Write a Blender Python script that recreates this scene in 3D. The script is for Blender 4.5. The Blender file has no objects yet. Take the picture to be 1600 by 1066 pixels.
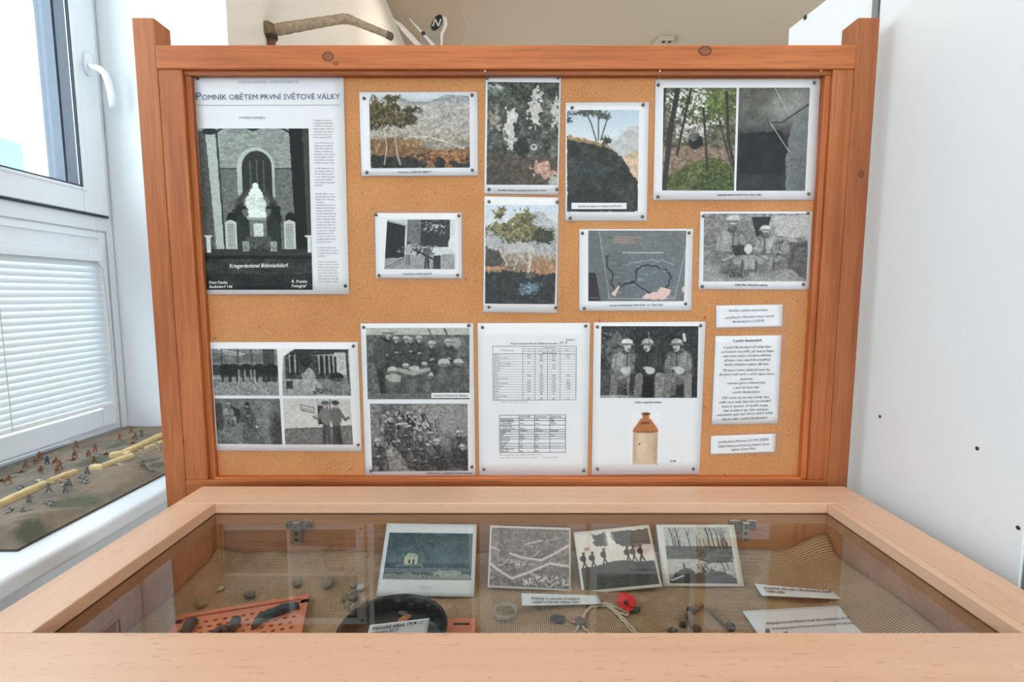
import bpy, bmesh, math, random
import numpy as np
from mathutils import Vector, Matrix
random.seed(7)
S = bpy.context.scene
C = S.collection

# ------------------------------------------------------------------ camera
F, CX, CY = 748.0, 800.0, 533.0
TH = math.atan(73.0 / F)
CAMZ = 1.30
cam = bpy.data.cameras.new('camera')
cam.sensor_width = 36; cam.lens = 36 * F / 1600; cam.clip_start = 0.02
co = bpy.data.objects.new('camera', cam); C.objects.link(co)
co.location = (0, 0, CAMZ); co.rotation_euler = (math.pi / 2 - TH, 0, 0)
S.camera = co
# ------------------------------------------------------------------ world, light, exposure
w = bpy.data.worlds.new('overcast_sky'); S.world = w; w.use_nodes = True
bg = w.node_tree.nodes['Background']
bg.inputs[0].default_value = (0.80, 0.91, 1.0, 1); bg.inputs[1].default_value = 4.9
S.view_settings.view_transform = 'Standard'; S.view_settings.look = 'None'
S.view_settings.gamma = 1; S.view_settings.use_curve_mapping = False
S.view_settings.exposure = 0.3
def portal(loc, rot, sx, sy):
    l = bpy.data.lights.new('window_portal', 'AREA'); l.shape = 'RECTANGLE'; l.size = sx; l.size_y = sy
    l.cycles.is_portal = True
    o = bpy.data.objects.new('window_portal', l); C.objects.link(o); o.location = loc; o.rotation_euler = rot
def ceiling_light(loc, sx, sy, power, col=(1, .92, .82)):
    l = bpy.data.lights.new('lamp_light', 'AREA'); l.shape = 'RECTANGLE'; l.size = sx; l.size_y = sy
    l.energy = power; l.color = col
    o = bpy.data.objects.new('lamp_light', l); C.objects.link(o); o.location = loc

# ------------------------------------------------------------------ pixel to place
def ray(px, py):
    a, b = (px - CX) / F, (CY - py) / F
    return Vector((a, math.cos(TH) + b * math.sin(TH), -math.sin(TH) + b * math.cos(TH)))
O = Vector((0, 0, CAMZ))
def atY(px, py, Y):
    d = ray(px, py); return O + d * (Y / d.y)
def atX(px, py, X):
    d = ray(px, py); return O + d * (X / d.x)
def atZ(px, py, Z):
    d = ray(px, py); return O + d * ((Z - CAMZ) / d.z)
def onplane(px, py, P0, n):
    d = ray(px, py); return O + d * ((P0 - O).dot(n) / d.dot(n))

# ------------------------------------------------------------------ materials
def srgb(c):
    return tuple((x / 255 / 12.92) if x / 255 <= .04045 else ((x / 255 + .055) / 1.055) ** 2.4 for x in c) + (1,)
class NT:
    def __init__(s, name):
        s.m = bpy.data.materials.new(name); s.m.use_nodes = True; s.t = s.m.node_tree
        s.b = s.t.nodes['Principled BSDF']; s.out = s.t.nodes['Material Output']
    def n(s, typ, **k):
        o = s.t.nodes.new(typ)
        for a, b in k.items(): setattr(o, a, b)
        return o
    def l(s, a, b): s.t.links.new(a, b)
    def coord(s, scale=(1, 1, 1), rot=(0, 0, 0), loc=(0, 0, 0)):
        t = s.n('ShaderNodeTexCoord'); m = s.n('ShaderNodeMapping')
        m.inputs['Scale'].default_value = scale; m.inputs['Rotation'].default_value = rot; m.inputs['Location'].default_value = loc
        s.l(t.outputs['Object'], m.inputs[0]); return m.outputs[0]
    def noise(s, vec, sc, det=4, rough=.5, dist=0):
        o = s.n('ShaderNodeTexNoise'); o.inputs['Scale'].default_value = sc; o.inputs['Detail'].default_value = det
        o.inputs['Roughness'].default_value = rough; o.inputs['Distortion'].default_value = dist
        s.l(vec, o.inputs['Vector']); return o.outputs[0]
    def ramp(s, fac, stops, interp='LINEAR'):
        o = s.n('ShaderNodeValToRGB'); e = o.color_ramp.elements; o.color_ramp.interpolation = interp
        while len(e) < len(stops): e.new(.5)
        for q, (p, c) in zip(e, stops): q.position = p; q.color = c
        s.l(fac, o.inputs[0]); return o.outputs[0]
    def mix(s, fac, a, b, mode='MIX'):
        o = s.n('ShaderNodeMix', data_type='RGBA', blend_type=mode)
        for i, v in ((0, fac), (6, a), (7, b)):
            if hasattr(v, 'is_output'): s.l(v, o.inputs[i])
            else: o.inputs[i].default_value = v
        return o.outputs[2]
    def math(s, op, a, b=0.0, c=0.0):
        o = s.n('ShaderNodeMath', operation=op)
        for i, v in ((0, a), (1, b), (2, c)):
            if hasattr(v, 'is_output'): s.l(v, o.inputs[i])
            else: o.inputs[i].default_value = v
        return o.outputs[0]
    def bump(s, h, strength=.3, dist=.001):
        o = s.n('ShaderNodeBump'); o.inputs['Strength'].default_value = strength; o.inputs['Distance'].default_value = dist
        s.l(h, o.inputs['Height']); s.l(o.outputs[0], s.b.inputs['Normal'])
    def col(s, c):
        if hasattr(c, 'is_output'): s.l(c, s.b.inputs['Base Color'])
        else: s.b.inputs['Base Color'].default_value = c
    def rough(s, r): s.b.inputs['Roughness'].default_value = r
def plain(name, c, rough=.5, metal=0, var=.06, sc=60, bump=.1, coat=0, trans=0):
    k = NT(name); v = k.coord(); n = k.noise(v, sc)
    a = srgb(c); lo = tuple(x * (1 - var) for x in a[:3]) + (1,); hi = tuple(min(1, x * (1 + var)) for x in a[:3]) + (1,)
    k.col(k.ramp(n, [(.3, lo), (.7, hi)])); k.rough(rough); k.b.inputs['Metallic'].default_value = metal
    k.b.inputs['Coat Weight'].default_value = coat
    if bump: k.bump(n, bump, .0005)
    return k.m
def wood(name, light, mid, dark, axis, grain=1.0, rough=.45, seed=0, knots=(), bump=.25, fleck=None, streak=.5):
    k = NT(name)
    st = [14, 14, 14]; st[axis] = .9
    v = k.coord(tuple(st), loc=(seed * 3.1, seed * 1.7, seed * 2.3))
    n1 = k.noise(v, 2.2 * grain, 5, .6, .4)
    st2 = [90, 90, 90]; st2[axis] = 2.2
    v2 = k.coord(tuple(st2), loc=(seed, seed, seed))
    n2 = k.noise(v2, 5 * grain, 3, .6)
    c = k.ramp(n1, [(.25, srgb(dark)), (.48, srgb(mid)), (.75, srgb(light))])
    c = k.mix(k.ramp(n2, [(.3, (streak, streak, streak, 1)), (.55, (0, 0, 0, 1))]), c, srgb(tuple(q * .82 for q in dark)))
    if fleck:
        st3 = [260, 260, 260]; st3[axis] = 45
        n3 = k.noise(k.coord(tuple(st3)), 1.2, 2)
        c = k.mix(k.math('MULTIPLY', k.math('GREATER_THAN', n3, .66), .45), c, srgb(fleck))
    for (kx, ky, kz, r) in knots:
        t = k.n('ShaderNodeTexCoord'); d = k.n('ShaderNodeVectorMath', operation='SUBTRACT')
        k.l(t.outputs['Object'], d.inputs[0]); d.inputs[1].default_value = (kx, ky, kz)
        sc = k.n('ShaderNodeVectorMath', operation='MULTIPLY'); k.l(d.outputs[0], sc.inputs[0])
        q = [1 / r] * 3; q[axis] = .75 / r; q[1] = 0.2 / r if axis != 1 else q[1]; sc.inputs[1].default_value = q
        le = k.n('ShaderNodeVectorMath', operation='LENGTH'); k.l(sc.outputs[0], le.inputs[0])
        wob = k.math('ADD', le.outputs['Value'], k.math('MULTIPLY', k.noise(k.coord(), 160, 2), .25))
        f = k.ramp(wob, [(0, (.8, .8, .8, 1)), (.5, (.35, .35, .35, 1)), (.85, (.9, .9, .9, 1)), (1.0, (.95, .95, .95, 1)), (1.12, (.15, .15, .15, 1)), (1.5, (0, 0, 0, 1))])
        c = k.mix(f, c, srgb(tuple(x * .55 for x in dark)))
    k.col(c); k.rough(rough); k.bump(n2, bump, .0008)
    return k.m
def clear(name, tint=(1, 1, 1), ior=1.5, milk=0, rough=0.0, gain=1.0):
    k = NT(name); fr = k.n('ShaderNodeFresnel'); fr.inputs[0].default_value = ior
    tr = k.n('ShaderNodeBsdfTransparent'); tr.inputs[0].default_value = (*tint, 1)
    gl = k.n('ShaderNodeBsdfGlossy'); gl.inputs['Roughness'].default_value = rough
    ge = k.n('ShaderNodeNewGeometry'); front = k.math('SUBTRACT', 1.0, ge.outputs['Backfacing'])
    mx = k.n('ShaderNodeMixShader'); k.l(k.math('MULTIPLY', k.math('MULTIPLY', fr.outputs[0], gain), front), mx.inputs[0]); k.l(tr.outputs[0], mx.inputs[1]); k.l(gl.outputs[0], mx.inputs[2])
    o = mx.outputs[0]
    if milk:
        df = k.n('ShaderNodeBsdfDiffuse'); df.inputs[0].default_value = (.85, .85, .85, 1)
        m2 = k.n('ShaderNodeMixShader'); m2.inputs[0].default_value = milk; k.l(o, m2.inputs[1]); k.l(df.outputs[0], m2.inputs[2]); o = m2.outputs[0]
    k.l(o, k.out.inputs[0]); return k.m

# ------------------------------------------------------------------ mesh builder
class MB:
    def __init__(s): s.v = []; s.f = []
    def box(s, x0, x1, y0, y1, z0, z1):
        i = len(s.v)
        s.v += [(x, y, z) for z in (z0, z1) for y in (y0, y1) for x in (x0, x1)]
        s.f += [tuple(i + q for q in f) for f in ((0, 2, 3, 1), (4, 5, 7, 6), (0, 1, 5, 4), (2, 6, 7, 3), (0, 4, 6, 2), (1, 3, 7, 5))]
        return s
    def hexa(s, p):   # eight corners: bottom loop then top loop
        i = len(s.v); s.v += [tuple(q) for q in p]
        s.f += [tuple(i + q for q in f) for f in ((3, 2, 1, 0), (4, 5, 6, 7), (0, 1, 5, 4), (1, 2, 6, 5), (2, 3, 7, 6), (3, 0, 4, 7))]
        return s
    def slab(s, c, off):  # polygon corners extruded by off
        n = len(c); i = len(s.v); off = Vector(off)
        s.v += [tuple(q) for q in c] + [tuple(Vector(q) + off) for q in c]
        s.f += [tuple(i + k for k in range(n)), tuple(i + n + k for k in reversed(range(n)))]
        s.f += [(i + k, i + n + k, i + n + (k + 1) % n, i + (k + 1) % n) for k in range(n)]
        return s
    def tube(s, pts, r, n=10, caps=True):
        pts = [Vector(p) for p in pts]; m = len(pts)
        rr = r if isinstance(r, (list, tuple)) else [r] * m
        i0 = len(s.v); ref = None
        for k, p in enumerate(pts):
            t = (pts[min(k + 1, m - 1)] - pts[max(k - 1, 0)]).normalized()
            if ref is None: ref = Vector((0, 0, 1)) if abs(t.z) < .9 else Vector((1, 0, 0))
            a = (ref - t * ref.dot(t)).normalized(); b = t.cross(a); ref = a
            for j in range(n):
                an = 2 * math.pi * j / n; s.v.append(tuple(p + (a * math.cos(an) + b * math.sin(an)) * rr[k]))
        for k in range(m - 1):
            for j in range(n):
                a = i0 + k * n + j; b = i0 + k * n + (j + 1) % n
                s.f.append((a, b, b + n, a + n))
        if caps:
            s.f.append(tuple(i0 + j for j in reversed(range(n)))); s.f.append(tuple(i0 + (m - 1) * n + j for j in range(n)))
        return s
    def lathe(s, prof, c, n=32, axis='z'):
        c = Vector(c); i0 = len(s.v)
        for (r, h) in prof:
            for j in range(n):
                a = 2 * math.pi * j / n
                d = (r * math.cos(a), r * math.sin(a), h) if axis == 'z' else (r * math.cos(a), h, r * math.sin(a))
                s.v.append(tuple(c + Vector(d)))
        for k in range(len(prof) - 1):
            for j in range(n):
                a = i0 + k * n + j; b = i0 + k * n + (j + 1) % n
                s.f.append((a, b, b + n, a + n))
        s.f.append(tuple(i0 + j for j in reversed(range(n)))); s.f.append(tuple(i0 + (len(prof) - 1) * n + j for j in range(n)))
        return s
    def grid(s, fn, nu, nv):
        i0 = len(s.v)
        for j in range(nv + 1):
            for i in range(nu + 1): s.v.append(tuple(fn(i / nu, j / nv)))
        for j in range(nv):
            for i in range(nu):
                a = i0 + j * (nu + 1) + i; s.f.append((a, a + nu + 1, a + nu + 2, a + 1))
        return s
    def lump(s, c, rx, ry, rz, seed=0, amp=.15, n=12):
        rnd = random.Random(seed); ph = [rnd.uniform(0, 6.3) for _ in range(6)]; i0 = len(s.v); m = n // 2 + 1
        for k in range(m + 1):
            th = math.pi * (k + .02) / (m + .04)
            for j in range(n):
                a = 2 * math.pi * j / n
                q = 1 + amp * (math.sin(2 * a + ph[0] + th) * .5 + math.sin(3 * th + ph[1] + a) * .4 + math.sin(3 * a + ph[2] - 2 * th) * .3)
                s.v.append((c[0] + rx * q * math.sin(th) * math.cos(a), c[1] + ry * q * math.sin(th) * math.sin(a), c[2] + rz * q * math.cos(th)))
        for k in range(m):
            for j in range(n):
                a = i0 + k * n + j; b = i0 + k * n + (j + 1) % n; s.f.append((a, a + n, b + n, b))
        s.f.append(tuple(i0 + j for j in range(n))); s.f.append(tuple(i0 + m * n + j for j in reversed(range(n))))
        return s
    def build(s, name, mat, parent=None, bevel=0, smooth=False, local=False, seg=2, fix=True):
        org = Vector((0, 0, 0))
        p = parent
        while p is not None and not local:
            org += Vector(p.location); p = p.parent
        me = bpy.data.meshes.new(name)
        me.from_pydata([tuple(Vector(v) - org) for v in s.v], [], s.f)
        if bevel or fix:
            bm = bmesh.new(); bm.from_mesh(me)
            bmesh.ops.recalc_face_normals(bm, faces=bm.faces)
            if bevel: bmesh.ops.bevel(bm, geom=list(bm.edges), offset=bevel, segments=seg, affect='EDGES', profile=.5)
            bm.to_mesh(me); bm.free()
        if smooth: me.polygons.foreach_set('use_smooth', [True] * len(me.polygons))
        me.materials.append(mat)
        o = bpy.data.objects.new(name, me); C.objects.link(o); o.parent = parent
        return o
def thing(name, label, cat, loc=(0, 0, 0), group=None):
    o = bpy.data.objects.new(name, None); C.objects.link(o); o.location = loc; o.empty_display_size = .02
    o['label'] = label; o['category'] = cat
    if group: o['group'] = group
    return o
def tag(o, label, cat, group=None):
    o['label'] = label; o['category'] = cat
    if group: o['group'] = group
    return o
def recenter(o):
    me = o.data; n = len(me.vertices); a = np.empty(n * 3); me.vertices.foreach_get('co', a); a = a.reshape(-1, 3)
    c = (a.min(0) + a.max(0)) / 2; c[2] = a[:, 2].min(); a -= c
    me.vertices.foreach_set('co', a.ravel()); o.location = tuple(c); me.update(); return o
def copy_tree(o, parent=None, loc=None, rz=None):
    c = o.copy(); C.objects.link(c); c.parent = parent
    if loc is not None: c.location = loc
    if rz is not None: c.rotation_euler = (0, 0, rz)
    for ch in list(o.children): copy_tree(ch, c)
    return c
def struct(o): o['kind'] = 'structure'; return o

# ------------------------------------------------------------------ lettering
def text_mesh(body, shear=0.0, bold=0.0):
    cu = bpy.data.curves.new('lettering', 'FONT'); cu.body = body; cu.shear = shear; cu.offset = bold; cu.resolution_u = 2
    o = bpy.data.objects.new('lettering', cu); C.objects.link(o)
    dg = bpy.context.evaluated_depsgraph_get(); dg.update()
    me = bpy.data.meshes.new_from_object(o.evaluated_get(dg))
    n = len(me.vertices); a = np.empty(n * 3); me.vertices.foreach_get('co', a); a = a.reshape(-1, 3)
    fs = [tuple(p.vertices) for p in me.polygons]
    bpy.data.objects.remove(o); bpy.data.curves.remove(cu); bpy.data.meshes.remove(me)
    return a, fs
def add_text(mb, body, p0, p1, h, fn, shear=0, bold=0.0):
    """baseline from pixel p0 to p1, capital height h pixels, fn(px,py)->3D; width fitted"""
    a, fs = text_mesh(body, shear, bold)
    if len(a) == 0: return
    x0, x1 = a[:, 0].min(), a[:, 0].max(); sx = 1 / max(1e-6, x1 - x0); cap = .70
    dx, dy = p1[0] - p0[0], p1[1] - p0[1]; L = math.hypot(dx, dy); ux, uy = dx / L, dy / L
    i0 = len(mb.v)
    for (x, y, z) in a:
        s_ = (x - x0) * sx * L; t_ = y / cap * h
        mb.v.append(tuple(fn(p0[0] + ux * s_ + uy * t_, p0[1] + uy * s_ - ux * t_)))
    mb.f += [tuple(i0 + q for q in f) for f in fs]
# ------------------------------------------------------------------ printed pictures (flat prints, painted point by point)
def vnoise(w, h, cell, seed=0, octv=4, ax=1.0, ay=1.0):
    rg = np.random.RandomState(seed); out = np.zeros((h, w)); amp = 1; tot = 0; c = float(cell)
    for o in range(octv):
        gw, gh = int(w / (c * ax)) + 3, int(h / (c * ay)) + 3
        g = rg.rand(gh, gw); x = np.arange(w) / (c * ax); y = np.arange(h) / (c * ay)
        xi, yi = x.astype(int), y.astype(int); fx, fy = x - xi, y - yi; fx = fx * fx * (3 - 2 * fx); fy = fy * fy * (3 - 2 * fy)
        a = g[np.ix_(yi, xi)]; b = g[np.ix_(yi, xi + 1)]; c_ = g[np.ix_(yi + 1, xi)]; d = g[np.ix_(yi + 1, xi + 1)]
        fx = fx[None]; fy = fy[:, None]
        out += amp * ((a * (1 - fx) + b * fx) * (1 - fy) + (c_ * (1 - fx) + d * fx) * fy); tot += amp; amp *= .6; c = max(1.0, c / 2)
    return np.clip((out / tot - .5) * 1.7 + .5, 0, 1)
class Pic:
    def __init__(s, w, h, base=(128, 128, 128)):
        s.w, s.h = int(w), int(h); s.a = np.zeros((s.h, s.w, 3)) + np.array(base, float)
        s.U, s.V = np.meshgrid((np.arange(s.w) + .5) / s.w, (np.arange(s.h) + .5) / s.h); s.px = 1.0 / s.w; s.asp = s.h / s.w
    def n(s, cell, seed=0, o=4, ax=1, ay=1): return vnoise(s.w, s.h, cell, seed, o, ax, ay)
    def put(s, m, c, al=1.0):
        m = np.clip(m, 0, 1)[..., None] * al; s.a = s.a * (1 - m) + np.asarray(c, float) * m; return s
    def vgrad(s, stops):
        v = s.V[:, 0]; ps = [p for p, c in stops]
        for k in range(3): s.a[..., k] = np.interp(v, ps, [c[k] for p, c in stops])[:, None]
        return s
    def tex(s, cell, amp, seed=0, o=4, m=None, ax=1, ay=1):
        t = (s.n(cell, seed, o, ax, ay) - .5) * 1.3 * amp
        if m is not None: t = t * m
        s.a = s.a + t[..., None]; return s
    def ell(s, x, y, rx, ry, c, al=1.0, ang=0.0, soft=.18, top=False, rag=0, seed=1):
        dx, dy = s.U - x, (s.V - y) * s.asp; ca, sa = math.cos(ang), math.sin(ang)
        a, b = dx * ca + dy * sa, -dx * sa + dy * ca
        r = np.sqrt((a / rx) ** 2 + (b / (ry * s.asp)) ** 2)
        if rag: r = r + (s.n(5, seed, 3) - .5) * rag
        m = np.clip((1 - r) / soft + .5, 0, 1)
        if top: m = m * (b < 0)
        s.put(m, c, al); return m
    def poly(s, pts, c, al=1.0, rag=0, seed=2):
        U, V = s.U, s.V
        if rag:
            U = U + (s.n(6, seed, 3) - .5) * rag; V = V + (s.n(6, seed + 9, 3) - .5) * rag
        m = np.zeros(U.shape, bool); n = len(pts)
        for i in range(n):
            x0, y0 = pts[i]; x1, y1 = pts[(i + 1) % n]
            if y0 == y1: continue
            k = ((y0 > V) != (y1 > V)) & (U < (x1 - x0) * (V - y0) / (y1 - y0) + x0); m ^= k
        m = m.astype(float); s.put(m, c, al); return m
    def line(s, pts, wd, c, al=1.0):
        wd = wd / 2; best = np.full(s.U.shape, 9.0)
        for (x0, y0), (x1, y1) in zip(pts[:-1], pts[1:]):
            dx, dy = x1 - x0, (y1 - y0) * s.asp; L = dx * dx + dy * dy + 1e-9
            t = np.clip(((s.U - x0) * dx + (s.V - y0) * s.asp * dy) / L, 0, 1)
            best = np.minimum(best, np.hypot(s.U - x0 - t * dx, (s.V - y0) * s.asp - t * dy))
        m = np.clip((wd - best) / s.px + .5, 0, 1); s.put(m, c, al); return m
    def rect(s, x0, y0, x1, y1, c, al=1.0):
        m = ((s.U > x0) & (s.U < x1) & (s.V > y0) & (s.V < y1)).astype(float); s.put(m, c, al); return m
    def bushy(s, x, y, rx, ry, cols, n=60, seed=3, r=.02):
        """ragged clump: leaf-sized patches in the given tones with gaps at the rim"""
        cols = sorted(cols, key=lambda c: sum(c)); cell = max(2.2, r * s.w * .9)
        dx, dy = (s.U - x) / rx, (s.V - y) / ry; q = np.sqrt(dx * dx + dy * dy) + (s.n(cell * 3, seed + 40, 3) - .5) * .75
        t = s.n(cell, seed + 11, 3); t2 = s.n(cell * 2.4, seed + 23, 2); sh = np.clip(.5 + (t - .5) * 1.5 + (t2 - .5) * .7 - dy * .22, 0, 1)
        P = np.linspace(0, 1, len(cols)); col = np.stack([np.interp(sh, P, [c[k] for c in cols]) for k in range(3)], -1)
        m = np.clip((1 - q) * 5 + (s.n(max(2, cell * .8), seed + 5, 2) - .45) * 3.2 * (q > .35), 0, 1)[..., None]; s.a = s.a * (1 - m) + col * m
    def soldier(s, x, y, hgt, coat=(80, 82, 74), helm=(190, 190, 180), skin=(170, 160, 145), pose='sit', lean=0, flip=1):
        k = hgt; q = 1 / s.asp
        X = lambda d: x + d * k * flip
        Y = lambda d: y - d * k * q
        if pose == 'stand':
            s.line([(X(-.06), Y(0)), (X(-.04), Y(.48))], .09 * k, tuple(c * .7 for c in coat)); s.line([(X(.07), Y(0)), (X(.03), Y(.48))], .09 * k, tuple(c * .6 for c in coat))
            s.ell(X(0 + lean), Y(.63), .13 * k, .22 * k * q, coat); s.line([(X(.08), Y(.76)), (X(.2), Y(.55)), (X(.28), Y(.6))], .06 * k, coat)
            s.ell(X(.01 + lean), Y(.88), .055 * k, .075 * k * q, skin); s.ell(X(lean), Y(.93), .09 * k, .05 * k * q, helm)
        else:
            dk = tuple(c * .5 for c in coat); md = tuple(c * .78 for c in coat); lt = tuple(min(255, c * 1.25) for c in coat); hd = tuple(c * .62 for c in helm)
            s.ell(X(0), Y(.44), .3 * k, .37 * k * q, md, soft=.25, rag=.25, seed=int(x * 99)); s.ell(X(-.07), Y(.56), .19 * k, .22 * k * q, coat, soft=.5); s.ell(X(-.13), Y(.58), .08 * k, .16 * k * q, lt, .6, .3, .7)
            s.line([(X(.05), Y(.7)), (X(.03), Y(.3))], .035 * k, dk, .8); s.ell(X(.02), Y(.74), .1 * k, .05 * k * q, dk, .7)
            s.line([(X(-.16), Y(.18)), (X(.1), Y(.26)), (X(.12), Y(-.08))], .15 * k, md); s.line([(X(-.12), Y(.2)), (X(.08), Y(.28))], .05 * k, lt, .6); s.line([(X(.12), Y(.16)), (X(.32), Y(.24)), (X(.33), Y(-.08))], .14 * k, coat); s.line([(X(.3), Y(.2)), (X(.3), Y(-.05))], .04 * k, lt, .6); s.line([(X(.22), Y(.18)), (X(.22), Y(-.1))], .03 * k, dk, .9)
            s.line([(X(-.2), Y(.64)), (X(-.22), Y(.42)), (X(.02), Y(.38))], .1 * k, coat); s.line([(X(-.22), Y(.6)), (X(-.24), Y(.44))], .03 * k, lt, .7); s.line([(X(-.1), Y(.33)), (X(.1), Y(.33))], .03 * k, dk, .7)
            s.line([(X(.2), Y(.62)), (X(.25), Y(.45)), (X(.1), Y(.4))], .09 * k, coat); s.ell(X(.05), Y(.4), .07 * k, .045 * k * q, skin); s.ell(X(.08), Y(.36), .06 * k, .03 * k * q, dk, .6)
            s.ell(X(.05), Y(.84), .07 * k, .095 * k * q, skin); s.ell(X(.08), Y(.79), .035 * k, .03 * k * q, dk, .55); s.ell(X(.06), Y(.875), .07 * k, .02 * k * q, dk, .7)
            s.ell(X(.04), Y(.93), .12 * k, .085 * k * q, helm, soft=.2); s.ell(X(-.01), Y(.955), .05 * k, .03 * k * q, tuple(min(255, c * 1.15) for c in helm), .7, soft=.8); s.ell(X(.04), Y(.895), .17 * k, .026 * k * q, hd)
    def mono(s, tint=(1.0, 1.0, .97), lo=22, hi=215):
        g = s.a @ np.array([.3, .59, .11]); g = g + (s.n(2.0, 77, 2) - .5) * 20; g = (g - 112) * 1.22 + 110; g = lo + (hi - lo) * np.clip(g / 255, 0, 1); s.a = g[..., None] * np.array(tint); return s

def p_church(w, h):
    p = Pic(w, h, (150, 152, 140)); p.tex(5, 16, 1); p.tex(3, 20, 5, 2, ax=3)
    p.rect(0, .25, 1, .8, (112, 116, 106)); p.tex(4, 18, 2, m=(p.V > .25) & (p.V < .8))
    p.line([(0, .25), (1, .25)], .012, (60, 62, 56))
    p.poly([(.42, 0), (.5, .02), (.58, 0)], (40, 40, 38)); p.line([(.14, .04), (.22, 0)], .02, (50, 50, 46)); p.line([(.86, .04), (.76, 0)], .02, (50, 50, 46))
    p.rect(.34, .24, .68, .55, (178, 180, 166)); p.ell(.51, .24, .17, .12, (188, 190, 176), soft=.06)
    p.rect(.38, .24, .655, .56, (52, 56, 52)); p.ell(.52, .24, .135, .1, (52, 56, 52), soft=.06)
    for x in (.46, .52, .58): p.line([(x, .2), (x, .44)], .012, (100, 102, 94))
    p.rect(0, .02, .1, .8, (88, 92, 84)); p.tex(4, 15, 3, m=p.U < .1)
    p.poly([(.07, .03), (.16, .03), (.19, .76), (.12, .76)], (182, 184, 170)); p.poly([(.16, .03), (.18, .03), (.205, .76), (.19, .76)], (60, 62, 58))
    p.ell(.11, .02, .07, .02, (40, 42, 40))
    p.poly([(.82, 0), (.94, 0), (.965, .8), (.86, .8)], (22, 26, 26)); p.poly([(.94, 0), (1, 0), (1, .8), (.965, .8)], (70, 74, 68))
    p.ell(.5, .5, .2, .125, (74, 78, 72), soft=.1); p.rect(.28, .5, .72, .77, (38, 42, 40), .8); p.ell(.5, .49, .14, .09, (110, 112, 104), soft=.1)
    p.rect(.32, .48, .72, .5, (34, 36, 34))
    L = (232, 234, 222)
    p.ell(.5, .355, .028, .018, L); p.ell(.5, .42, .06, .06, L); p.poly([(.44, .4), (.56, .4), (.59, .55), (.42, .55)], L, rag=.02)
    p.ell(.45, .46, .05, .045, (215, 216, 204)); p.ell(.55, .47, .045, .04, (208, 210, 198)); p.tex(3, 26, 8, 2, m=(np.hypot(p.U - .5, (p.V - .46)) < .1))
    p.rect(.42, .55, .59, .565, (160, 162, 150)); p.rect(.43, .565, .59, .7, (120, 124, 114)); p.rect(.47, .59, .555, .67, (205, 206, 192)); p.tex(2, 24, 9, 1, m=(p.U > .47) & (p.U < .555) & (p.V > .59) & (p.V < .67))
    p.rect(.4, .67, .63, .78, (84, 88, 80)); p.ell(.33, .52, .03, .07, (30, 32, 30), .6, .5); p.ell(.68, .52, .03, .07, (30, 32, 30), .6, -.5)
    for x in (.21, .75):
        p.ell(x + .06, .555, .045, .035, (20, 22, 20)); p.poly([(x, .58), (x + .05, .565), (x + .1, .58), (x + .1, .75), (x, .75)], (196, 198, 184))
        for i in range(12): p.line([(x + .02, .595 + i * .0125), (x + .08, .595 + i * .0125)], .006, (90, 92, 84), .8)
        for i in range(4): p.line([(x + .02 + i * .02, .59), (x + .02 + i * .02, .745)], .006, (120, 122, 112), .5)
    p.rect(0, .745, 1, .775, (60, 64, 58)); p.rect(.36, .7, .42, .76, (150, 152, 140)); p.rect(.62, .7, .68, .76, (150, 152, 140)); p.tex(3, 40, 4, 2, m=(p.V > .7) & (p.V < .76) & (p.U > .34) & (p.U < .7))
    for x in (.03, .96): p.rect(x, .66, x + .035, .77, (215, 216, 204)); p.rect(x - .02, .66, x + .05, .672, (215, 216, 204))
    p.rect(0, .77, 1, 1, (62, 66, 60)); p.rect(0, .785, 1, .81, (34, 36, 34)); p.tex(6, 26, 6, 4, m=p.V > .8, ax=3); p.rect(0, .97, 1, 1, (30, 32, 30), .5)
    p.a *= (1 - .25 * (p.V > .9))[..., None]
    return p.mono((.95, 1.0, .95), 16, 228)
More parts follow.
